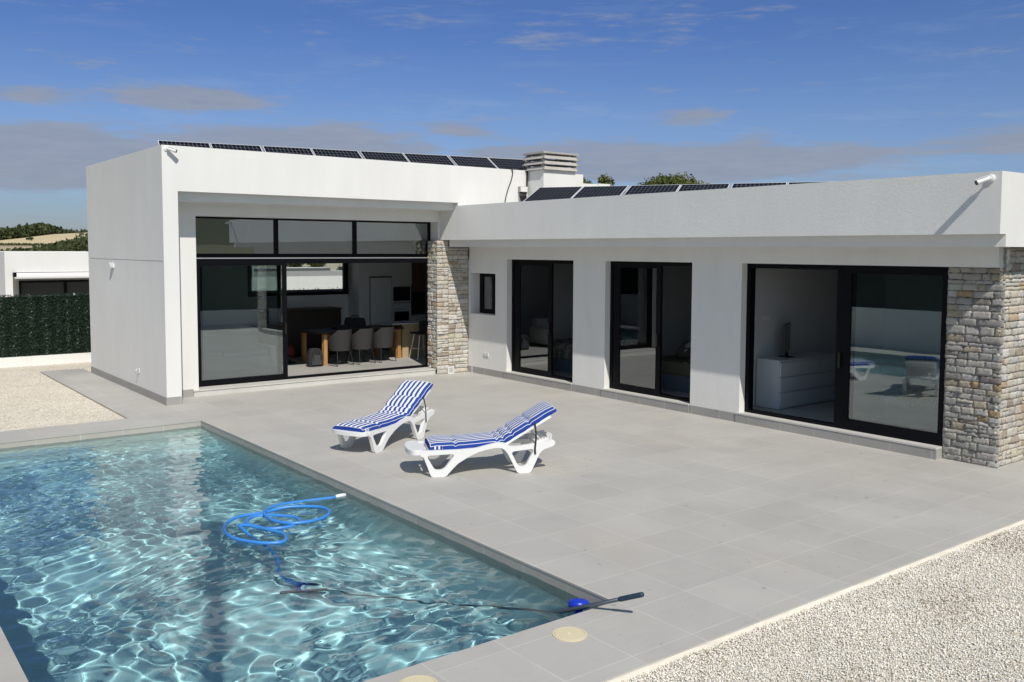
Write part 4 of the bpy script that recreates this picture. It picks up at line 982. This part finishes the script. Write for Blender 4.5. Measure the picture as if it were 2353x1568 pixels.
    for sy in (-1, 1):
        s = la+.47; px, pz, a = path(s); p0 = Vector((px-.0, sy*(W+.012), pz+.02+zo)); p1 = Vector((1.20, sy*.318, .30+zo)); p2 = Vector((1.205, sy*.318, .235+zo))
        st = MB(); pts = smooth_path([p0, p0.lerp(p1, .5)+Vector((.012, sy*.006, 0)), p1, p2], 5)
        for k in range(len(pts)-1):
            a_, b_ = Vector(pts[k]), Vector(pts[k+1]); t_ = (b_-a_); st.obox((a_+b_)/2, (.011, .0025, t_.length/2+.001), Matrix((Vector((t_.z, 0, -t_.x)).normalized(), Vector((0,1,0)), t_.normalized())).transposed())
        obj('strap', st, M_STRAP, cu, local=True)
    ls = MB(); yv = -W-.0135
    for k in range(3): x0 = cs0+.045+k*.05; obj('tie_ribbon', MB().box(x0, x0+(.022 if k < 2 else .004), yv, yv+.012, .333+zo, .372+zo), M_PIPING, cu, local=True)
make_lounger((1.181, -5.117), R(-25.6), 'white resin lounger nearer the camera, bare foot end towards the pool', 'blue and white striped cushion on the lounger nearer the camera', -.09, 30)
make_lounger((1.032, -3.484), R(24.2), 'white resin lounger farther off, standing nearer the tall block', 'blue and white striped cushion covering the farther lounger to its foot end', -.31, 31.5, .95)

# ------------------------------------------------------------------ things in and round the pool
def make_pool_things():
    Hs = [(-0.185,-5.151),(-0.298,-5.143),(-0.507,-5.1),(-0.718,-5.071),(-0.88,-5.094),(-1.019,-5.167),(-1.136,-5.351),(-1.173,-5.519),(-1.164,-5.684),(-1.089,-5.834),(-0.998,-5.896),(-0.85,-5.919),(-0.71,-5.881),(-0.591,-5.774),(-0.537,-5.63),(-0.562,-5.49),(-0.676,-5.371),(-0.844,-5.28),(-0.997,-5.252),(-1.139,-5.281),(-1.322,-5.261),(-1.456,-5.307),(-1.586,-5.431),(-1.67,-5.611),(-1.704,-5.79),(-1.686,-5.974),(-1.62,-6.119),(-1.531,-6.255),(-1.416,-6.327),(-1.333,-6.321),(-1.276,-6.225),(-1.251,-6.1),(-1.274,-5.996),(-1.328,-5.852),(-1.378,-5.679),(-1.409,-5.564),(-1.367,-5.438),(-1.276,-5.345),(-1.136,-5.351),(-1.007,-5.464),(-0.913,-5.6),(-0.914,-5.745),(-0.979,-5.854),(-1.114,-5.892),(-1.233,-5.863),(-1.343,-5.781),(-1.409,-5.641),(-1.492,-5.563)]
    Us = [(-1.505,-5.62,-.092),(-1.512,-5.78,-.098),(-1.51,-5.97,-.13),(-1.486,-6.163,-.2),(-1.457,-6.301,-.32),(-1.441,-6.381,-.46),(-1.43,-6.422,-.62),(-1.427,-6.437,-.8),(-1.39,-6.425,-.98),(-1.327,-6.396,-1.15),(-1.25,-6.40,-1.29)]
    n = len(Hs); P = []
    for i, (x, y) in enumerate(Hs):
        z = -.088 if i > 3 else -.097
        if 6 <= i <= 17: z = -.073                       # the loop that lies on top
        if 36 <= i <= 45: z = -.096
        P.append((x, y, z))
    P += Us
    hs = empty('pool_hose', (-1.2, -5.6, -.1)); tag(hs, 'bright blue vacuum hose lying in loops on the pool water', 'hose')
    o = obj('tube', MB().tube(smooth_path(P, 6), .0185, 10), M_HOSE, hs, smooth=True)
    obj('connector', MB().tube([(-.20,-5.151,-.092),(-.17,-5.152,-.092),(-.14,-5.153,-.091),(-.09,-5.15,-.090),(-.07,-5.15,-.089)], [.020,.026,.026,.023,.014], 10), M_PLASTIC, hs, smooth=True, auto=40)
    pl = empty('telescopic_pole', (-.106, -9.93, .2)); tag(pl, 'long dark pole with blue grip leaning over the pool edge into the water', 'pole')
    H = Vector((-.106,-9.93,.2)); B = Vector((-1.25,-6.5,-1.30)); d = (B-H).normalized(); L_ = (B-H).length
    obj('tube', MB().tube([H+d*.02, H+d*1.75], .0155, 10), M_POLE, pl, smooth=True); obj('tube', MB().tube([H+d*1.75, B], .0125, 10), M_POLE, pl, smooth=True); obj('clamp', MB().tube([H+d*1.70, H+d*1.82], .019, 10), M_BLACK, pl, smooth=True, auto=40)
    obj('grip', MB().tube([H-d*.02, H-d*.005, H+d*.18, H+d*.195], [.017,.020,.020,.016], 12), M_GRIP, pl, smooth=True)
    for o_ in hs.children: o_.cycles.is_caustics_receiver = True
    br = empty('vacuum_head', (-1.2, -6.42, -1.4)); tag(br, 'dark vacuum head with blue swivel under water at the hose end', 'vacuum head')
    dx = Vector((.39, -.20, 0)).normalized(); dy = Vector((-dx.y, dx.x, 0)); Mb = Matrix((dx, dy, Vector((0,0,1)))).transposed()
    b = MB().obox((-1.22,-6.46,-1.375), (.20,.045,.018), Mb); obj('base', b, M_GRIP, br, bevel=.015)
    obj('swivel', MB().tube([(-1.22,-6.45,-1.36),(-1.235,-6.43,-1.30)], .032, 10), M_HOSEB, br, smooth=True); obj('handle', MB().obox((-1.20,-6.52,-1.335), (.028,.022,.03), Mb), M_HOSEB, br, bevel=.008)
    fl = empty('chlorine_floater', (-.14, -9.28, -.1)); tag(fl, 'round blue chlorine floater in the near corner of the pool', 'floater')
    tilt = Matrix.Rotation(R(12), 3, Vector((-.7, .7, 0)))
    c0 = Vector((-.15,-9.29,-.075))
    obj('float', MB().lathe([(.0,.042),(.028,.044),(.05,.050),(.078,.040),(.088,.015),(.082,-.012),(.05,-.03),(.0,-.03)], c0, 28, tilt), M_HOSEB, fl, smooth=True)
    obj('canister', MB().lathe([(.034,-.028),(.036,-.10),(.032,-.15),(.01,-.155)], c0, 18, tilt), M_HOSEB, fl, smooth=True, auto=40)
    cp = MB().lathe([(.024,.0445),(.024,.052),(.015,.055)], c0, 14, tilt); obj('cap', cp, M_HOSEB, fl, smooth=True, auto=40)
    sl = MB()
    for k in range(8):
        a = 2*math.pi*k/8; sl.lathe([(.008,.046),(.008,.0485)], c0+tilt@Vector((.052*math.cos(a), .052*math.sin(a), 0)), 8, tilt)
    obj('vent_holes', sl, M_GRIP, fl)
    for r_ in (pl, br, fl):
        for o_ in r_.children: o_.cycles.is_caustics_receiver = True
    for k, (x, y, lab) in enumerate(((-.684,-9.794,'round cream skimmer lid set in the paving near the blue grip'), (-1.953,-9.793,'round cream skimmer lid cut off by the bottom edge of the photo'))):
        t = empty('skimmer_lid', (x, y, 0)); tag(t, lab, 'skimmer lid', 'skimmer lids in the paving')
        obj('rim', MB().lathe([(.125,.0005),(.125,.006),(.112,.007),(.111,.003)], (x, y, 0), 40), M_LID, t, smooth=True, auto=30)
        obj('lid', MB().lathe([(.1095,.0005),(.1095,.006),(.108,.007),(.012,.0075),(.011,.005),(.002,.005)], (x, y, 0), 40), M_LID, t, smooth=True, auto=30)
make_pool_things()

def make_pebbles():
    rg = np.random.default_rng(9); N = 120000
    # denser where the camera is close; kept off the paving
    x = rg.uniform(-2.2, 7.6, N); y = -10.470-rg.random(N)**1.25*2.6; z = -.040+rg.uniform(-.003, .009, N)
    r = rg.uniform(.0042, .0098, N)
    O = np.array([(1,0,0),(-1,0,0),(0,1,0),(0,-1,0),(0,0,1),(0,0,-1)], float)
    Fo = np.array([(0,2,4),(2,1,4),(1,3,4),(3,0,4),(2,0,5),(1,2,5),(3,1,5),(0,3,5)])
    q = rg.normal(size=(N,4)); q /= np.linalg.norm(q, axis=1)[:,None]; w,a,b,c = q.T
    Rm = np.stack([np.stack([1-2*(b*b+c*c),2*(a*b-c*w),2*(a*c+b*w)],-1),np.stack([2*(a*b+c*w),1-2*(a*a+c*c),2*(b*c-a*w)],-1),np.stack([2*(a*c-b*w),2*(b*c+a*w),1-2*(a*a+b*b)],-1)],1)
    S = O[None]*rg.uniform(.55, 1.25, (N,6,1))*r[:,None,None]*np.array([1.25,1,.8])
    V = np.einsum('nij,nkj->nki', Rm, S)+np.stack([x,y,z],-1)[:,None]
    F_ = (Fo[None]+6*np.arange(N)[:,None,None]).reshape(-1,3)
    # earthy patches
    pat = np.clip(np.sin(x*2.1+1.3*np.sin(y*2))*np.sin(y*2.6+x)-.35, 0, 1)*1.0
    t = np.clip(rg.random(N)-.35*pat, 0, 1)
    o = fast_mesh('gravel', V.reshape(-1,3), F_, M_PEBBLE, {'pebble_tint': np.repeat(t, 6)}); tag(o, kind='stuff')
make_pebbles()

# ------------------------------------------------------------------ inside the house
def make_inside():
    fz = .12
    u = Vector((.993, .118, 0)); v = Vector((-.118, .993, 0)); Mt = Matrix((u, v, Vector((0,0,1)))).transposed(); o = Vector((4.26, 4.30, 0))
    def tp(a, b, z): p = o+u*a+v*b; return (p.x, p.y, z)
    t = empty('dining_table', tp(1.1, .5, fz)); tag(t, 'long wooden dining table behind three grey chairs', 'table')
    obj('top', MB().obox(tp(1.1,.5,.85), (1.16,.52,.022), Mt), M_WOODD, t, bevel=.004)
    for a, b in ((.06,.06),(2.14,.06),(.06,.94),(2.14,.94)): obj('leg', MB().obox(tp(a,b,(fz+.826)/2), (.045,.045,(.826-fz)/2), Mt), M_WOOD, t)
    obj('apron', MB().obox(tp(1.1,.06,.80), (1.0,.012,.026), Mt), M_WOOD, t)
    def chair(x, y, rz, label):
        c = empty('chair', (x, y, fz), rz); tag(c, label, 'chair', 'grey chairs at the dining table')
        m = MB(); n = 22; th0, th1 = R(-118), R(118); rows = []
        def pt(th, k, inner):
            f = abs(th)/th1; top = .82-.24*max(0, (f-.38)/.62)**.8; zz = .34+(top-.34)*k; rx = (.225+.045*k)-(.028 if inner else 0); ry = (.235+.055*k)-(.028 if inner else 0)
            return (rx*math.sin(th), -ry*math.cos(th)*(1 if math.cos(th) > 0 else 1.25), zz)
        K = 6; idx = {}
        for inner in (0, 1):
            for i in range(n+1):
                for k in range(K+1): idx[inner, i, k] = len(m.v); m.v.append(pt(th0+(th1-th0)*i/n, k/K, inner))
        for inner in (0, 1):
            for i in range(n):
                for k in range(K): m.f.append((idx[inner,i,k], idx[inner,i+1,k], idx[inner,i+1,k+1], idx[inner,i,k+1]))
        for i in range(n):
            for k in (0, K): m.f.append((idx[0,i,k], idx[0,i+1,k], idx[1,i+1,k], idx[1,i,k]))
        for i in (0, n):
            for k in range(K): m.f.append((idx[0,i,k], idx[0,i,k+1], idx[1,i,k+1], idx[1,i,k]))
        obj('backrest', m, M_CHAIR, c, local=True, smooth=True, auto=50)
        s = [(.215*math.sin(a), -.225*math.cos(a) if math.cos(a) > 0 else -.27*math.cos(a)) for a in np.linspace(0, 2*math.pi, 24, endpoint=False)]
        m = MB(); m.prism([s], lambda a, b, tt: (a, b, tt), .345, .45); obj('seat', m, M_CHAIR, c, local=True, bevel=.02)
        for sx in (-1, 1): obj('leg', MB().tube([(sx*.17,-.16,.345),(sx*.215,-.24,.008),(sx*.215,.26,.008),(sx*.17,.16,.345)], .008, 6), M_BLACK, c, local=True)
    for x, y, lab in ((4.62,4.24,'grey upholstered tub chair nearest the closed glass door leaf'), (5.19,4.26,'middle one of three grey tub chairs at the dining table'), (5.77,4.30,'grey upholstered tub chair at the kitchen island end of the table')): chair(x, y, R(7), lab)
    b = empty('backpack', (4.05, 4.33, fz)); tag(b, 'dark grey backpack standing on the floor by the table leg', 'backpack')
    pr = [(-.17,0),(.17,0),(.175,.20),(.15,.34),(.09,.41),(-.09,.41),(-.15,.34),(-.175,.20)]
    obj('bag_body', MB().prism([pr], lambda a, c_, t_: (4.05+a, 4.33+t_, fz+c_), -.09, .09), M_FABBLK, b, bevel=.03)
    obj('pocket', MB().prism([[(a*.72, .04+c_*.55) for a, c_ in pr]], lambda a, c_, t_: (4.05+a, 4.33+t_, fz+c_), -.125, -.085), mat('charcoal_fabric', (.045,.05,.056), .85), b, bevel=.015)
    for sx in (-1, 1): obj('strap', MB().tube(smooth_path([(4.05+sx*.08,4.235,fz+.33),(4.05+sx*.09,4.20,fz+.22),(4.05+sx*.10,4.235,fz+.05)], 4), .014, 6), M_FABBLK, b)
    sb = empty('sideboard', (4.7, 6.4, fz)); tag(sb, 'dark brown high-backed piece against the wall below the back window', 'sideboard')
    obj('carcass', MB().box(3.74, 5.67, 6.2, 6.75, fz+.08, 1.26), M_BROWN, sb, bevel=.02); obj('top', MB().box(3.72, 5.69, 6.18, 6.77, 1.262, 1.29), M_WOODD, sb); obj('plinth', MB().box(3.80, 5.60, 6.26, 6.7, fz, fz+.079), M_BLACK, sb)
    bg = empty('travel_bag', (5.45, 5.0, .872)); tag(bg, 'black travel bag lying on the dining table', 'bag')
    obj('bag_body', MB().prism([[(-.22,0),(.22,0),(.24,.10),(.20,.24),(-.20,.26),(-.24,.12)]], lambda a, c_, t_: (5.42+a, 5.0+t_, .873+c_), -.13, .13), M_FABBLK, bg, bevel=.03)
    obj('handle', MB().tube(smooth_path([(5.30,5.0,1.11),(5.36,5.0,1.17),(5.48,5.0,1.17),(5.54,5.0,1.10)], 4), .012, 6), M_FABBLK, bg)
    ck = raw('jacket', MB().lathe([(.42,.0),(.44,.03),(.30,.075),(.12,.10),(.0,.105)], (5.25,4.92,.873), 24), M_FABBLK, True); tag(ck, 'dark jacket heaped on the table beside the travel bag', 'jacket')
    rd = raw('red_bag', MB().lathe([(.0,0),(.12,.0),(.15,.08),(.13,.20),(.06,.28),(.0,.29)], (3.80,5.2,.28), 16), M_RED, True); tag(rd, 'dark red bag half hidden behind the door frame by the sideboard', 'bag')
    stl = raw('low_stool', MB().lathe([(.17,0),(.17,.02),(.05,.04),(.05,.12),(.2,.13),(.2,.158),(.0,.159)], (3.80,5.2,fz), 18), M_BLACK); tag(stl, 'low black stool under the dark red bag', 'stool')
    # kitchen
    k = empty('kitchen_cabinets', (7.1, 6.6, fz)); tag(k, 'tall white kitchen cabinet wall with fridge and oven niches', 'cabinet')
    c = MB(); c.box(6.22, 6.53, 6.32, 6.89, fz, 3.0); c.box(6.53, 7.20, 6.32, 6.89, 2.06, 2.9); c.box(7.20, 7.80, 6.32, 6.89, 1.80, 2.9); c.box(7.20, 7.80, 6.32, 6.89, fz, .72)
    obj('carcass', c, M_APPL, k)
    for q in ((6.545, 7.185, 6.30, 6.319, 2.09, 2.88), (7.215, 7.785, 6.30, 6.319, 1.82, 2.88), (7.215, 7.785, 6.30, 6.319, fz+.08, .70)): obj('door', MB().box(*q), M_APPL, k)
    fr = empty('fridge', (6.87, 6.6, fz)); tag(fr, 'tall white fridge freezer in the kitchen cabinet wall', 'fridge')
    obj('body', MB().box(6.56, 7.17, 6.34, 6.88, fz, 2.02), M_APPL, fr); obj('door', MB().box(6.56, 7.17, 6.28, 6.337, .86, 2.02), M_APPL, fr, bevel=.01); obj('door', MB().box(6.56, 7.17, 6.28, 6.337, fz+.03, .845), M_APPL, fr, bevel=.01)
    mw = empty('microwave', (7.5, 6.6, 1.38)); tag(mw, 'black-fronted built-in microwave above the white oven', 'microwave')
    obj('case', MB().box(7.21, 7.79, 6.34, 6.88, 1.36, 1.79), M_APPL, mw); obj('screen', MB().box(7.25, 7.75, 6.315, 6.338, 1.40, 1.77), M_SCREEN, mw)
    ov = empty('oven', (7.5, 6.6, .74)); tag(ov, 'white built-in oven below the black microwave', 'oven')
    obj('case', MB().box(7.21, 7.79, 6.34, 6.88, .74, 1.34), M_APPL, ov); obj('screen', MB().box(7.28, 7.72, 6.325, 6.338, .80, 1.12), M_SCREEN, ov); obj('handle', MB().tube([(7.28,6.29,1.19),(7.72,6.29,1.19)], .01, 8), M_ALU, ov)
    wc = empty('wooden_cabinet', (8.6, 6.6, fz)); tag(wc, 'brown slatted cupboards over a dark worktop niche at right of the kitchen', 'cabinet')
    obj('upper_door', MB().box(7.82, 9.45, 6.3, 6.88, 1.62, 2.9), mat('walnut_slats', (.10,.055,.02), .6, build=lambda t_, b_: t_.L(t_.mix(t_.m('GREATER_THAN', t_.m('FRACT', t_.m('MULTIPLY', t_.sep(t_.co())[0], 11.)), .86), (.11,.062,.024), (.03,.018,.008)), b_.inputs['Base Color'])), wc)
    obj('splashback', MB().box(7.82, 9.45, 6.82, 6.88, 1.0, 1.615), M_BLACK, wc); obj('worktop', MB().box(7.82, 9.45, 6.25, 6.81, .96, 1.0), M_APPL, wc); obj('base', MB().box(7.82, 9.45, 6.3, 6.81, fz, .958), M_APPL, wc)
    isl = empty('kitchen_island', (7.1, 5.0, fz)); tag(isl, 'pale wooden kitchen island beside the table end', 'kitchen island')
    obj('body', MB().box(6.50, 8.3, 4.62, 5.25, fz, .935), mat('pale_oak', (.48,.36,.22), .55), isl); obj('worktop', MB().box(6.18, 8.34, 4.58, 5.29, .937, .965), M_APPL, isl)
    st = empty('bar_stool', (6.80, 4.22, fz)); tag(st, 'black bar stool with thin metal legs at the kitchen island', 'bar stool')
    obj('seat', MB().box(6.58, 6.99, 4.02, 4.42, .72, .765), M_FABBLK, st, bevel=.015); obj('backrest', MB().box(6.60, 6.97, 4.0, 4.035, .80, 1.06), M_FABBLK, st, bevel=.012)
    for sx, sy in ((-1,-1),(1,-1),(-1,1),(1,1)): obj('leg', MB().tube([(6.785+sx*.12,4.22+sy*.12,.72),(6.785+sx*.22,4.22+sy*.20,fz)], .011, 6), M_ALU, st)
    obj('footrest', MB().tube([(6.60,4.04,.38),(6.97,4.04,.38),(6.97,4.40,.38),(6.60,4.40,.38),(6.60,4.04,.38)], .009, 6), M_ALU, st)
    sf = empty('sofa', (1.9, 4.6, fz)); tag(sf, 'pale sofa seen through the closed glass leaf of the wide door', 'sofa')
    obj('base', MB().box(.9, 3.0, 4.3, 5.2, fz+.06, .46), M_SHEET, sf, bevel=.05); obj('backrest', MB().box(.9, 3.0, 5.0, 5.25, .462, .86), M_SHEET, sf, bevel=.05)
    for x in (.78, 3.0): obj('armrest', MB().box(x, x+.14, 4.3, 5.2, fz+.06, .64), M_SHEET, sf, bevel=.04)
    for i in range(2): obj('cushion', MB().box(.95+i*1.02, 1.94+i*1.02, 4.32, 4.98, .462, .57), M_SHEET, sf, bevel=.04)
    # bedrooms
    def bed(x0, x1, y0, y1, mt, label, pil, za=.38, zt=.66):
        bd = empty('bed', ((x0+x1)/2, (y0+y1)/2, .14)); tag(bd, label, 'bed', 'beds in the wing')
        obj('base', MB().box(x0+.04, x1-.04, y0+.04, y1-.04, .142, za+.02), mat('blue_grey_valance', (.16,.19,.24), .9), bd); obj('spread', MB().box(x0, x1, y0, y1, za, zt), mt, bd, bevel=.05)
        for (px, py, hx, hy, hz, tl) in pil: obj('pillow', MB().obox((px, py, zt+hz), (hx, hy, .08), Matrix.Rotation(R(tl), 3, 'Y')), mt, bd, bevel=.06)
    bed(7.85, 8.8, -1.35, .85, M_BED1, 'bed with a dark leaf-print spread behind the door nearest the inner corner', [(8.65, -.75, .22, .45, .20, -62), (8.65, .25, .22, .45, .20, -62)], .40, .78)
    bed(7.8, 8.75, -4.3, -2.25, M_BED2, 'bed with a white-dotted spread behind the middle sliding door', [(8.45, -2.95, .22, .36, .16, -40)], .43, .69)
    bed(8.3, 10.3, -8.6, -6.9, M_BED3, 'double bed with a pale print spread behind the widest door', [(9.1, -7.7, .35, .5, .07, 8)])
    dr = empty('dresser', (8.3, -5.25, .14)); tag(dr, 'white three-drawer dresser under the television', 'dresser')
    obj('carcass', MB().box(7.66, 9.3, -5.44, -4.99, .15, .93), M_APPL, dr); obj('plinth', MB().box(7.70, 9.26, -5.43, -5.0, .142, .1495), M_BLACK, dr); obj('top', MB().box(7.65, 9.31, -5.46, -4.98, .932, .955), M_APPL, dr)
    for i in range(3): obj('drawer', MB().box(7.68, 9.28, -5.462, -5.441, .185+i*.25, .415+i*.25), M_APPL, dr)
    tv = empty('television', (8.1, -5.18, .955)); tag(tv, 'flat television on the white dresser, seen nearly edge-on', 'television')
    Mv = Matrix.Rotation(R(29), 3, 'Z'); cc = Vector((8.22, -5.17, 1.28))
    obj('bezel', MB().obox(cc, (.36, .018, .24), Mv), M_BLACK, tv, bevel=.004); obj('screen', MB().obox(cc+Mv@Vector((0,-.0195,0)), (.345,.001,.225), Mv), M_SCREEN, tv); obj('stand', MB().box(8.13, 8.31, -5.28, -5.06, .957, .967).box(8.20, 8.24, -5.19, -5.15, .967, 1.05), M_BLACK, tv)
    ws = empty('wall_socket', (7.9, -4.962, 1.62)); tag(ws, 'two pale double sockets on the wall above the television', 'wall socket')
    for x in (7.55, 7.85): obj('socket_cover', MB().box(x, x+(.12 if x < 7.7 else .2), -4.962, -4.951, 1.58, 1.66), M_PLASTIC_M, ws)
make_inside()

def make_post():
    x, y = CX-1.2*math.cos(R(71.1)), CY-1.2*math.sin(R(71.1))
    p = empty('lamp_post', (x, y, -.06)); tag(p, 'tall lamp post behind the view, its shadow a dark line on the pool floor', 'lamp post')
    obj('post', MB().tube([(x, y, -.06), (x, y, 12.15)], [.115, .085], 14), M_ALU, p, smooth=True)
    obj('base', MB().lathe([(.15,-.06),(.15,.02),(.10,.05),(.085,.30)], (x, y, 0), 20), M_ALU, p, smooth=True, auto=40)
    obj('lamp_head', MB().obox((x-.17, y-.05, 12.2), (.30,.12,.05), Matrix.Rotation(R(15), 3, 'Z')), M_GREYPL, p, bevel=.03)
make_post()
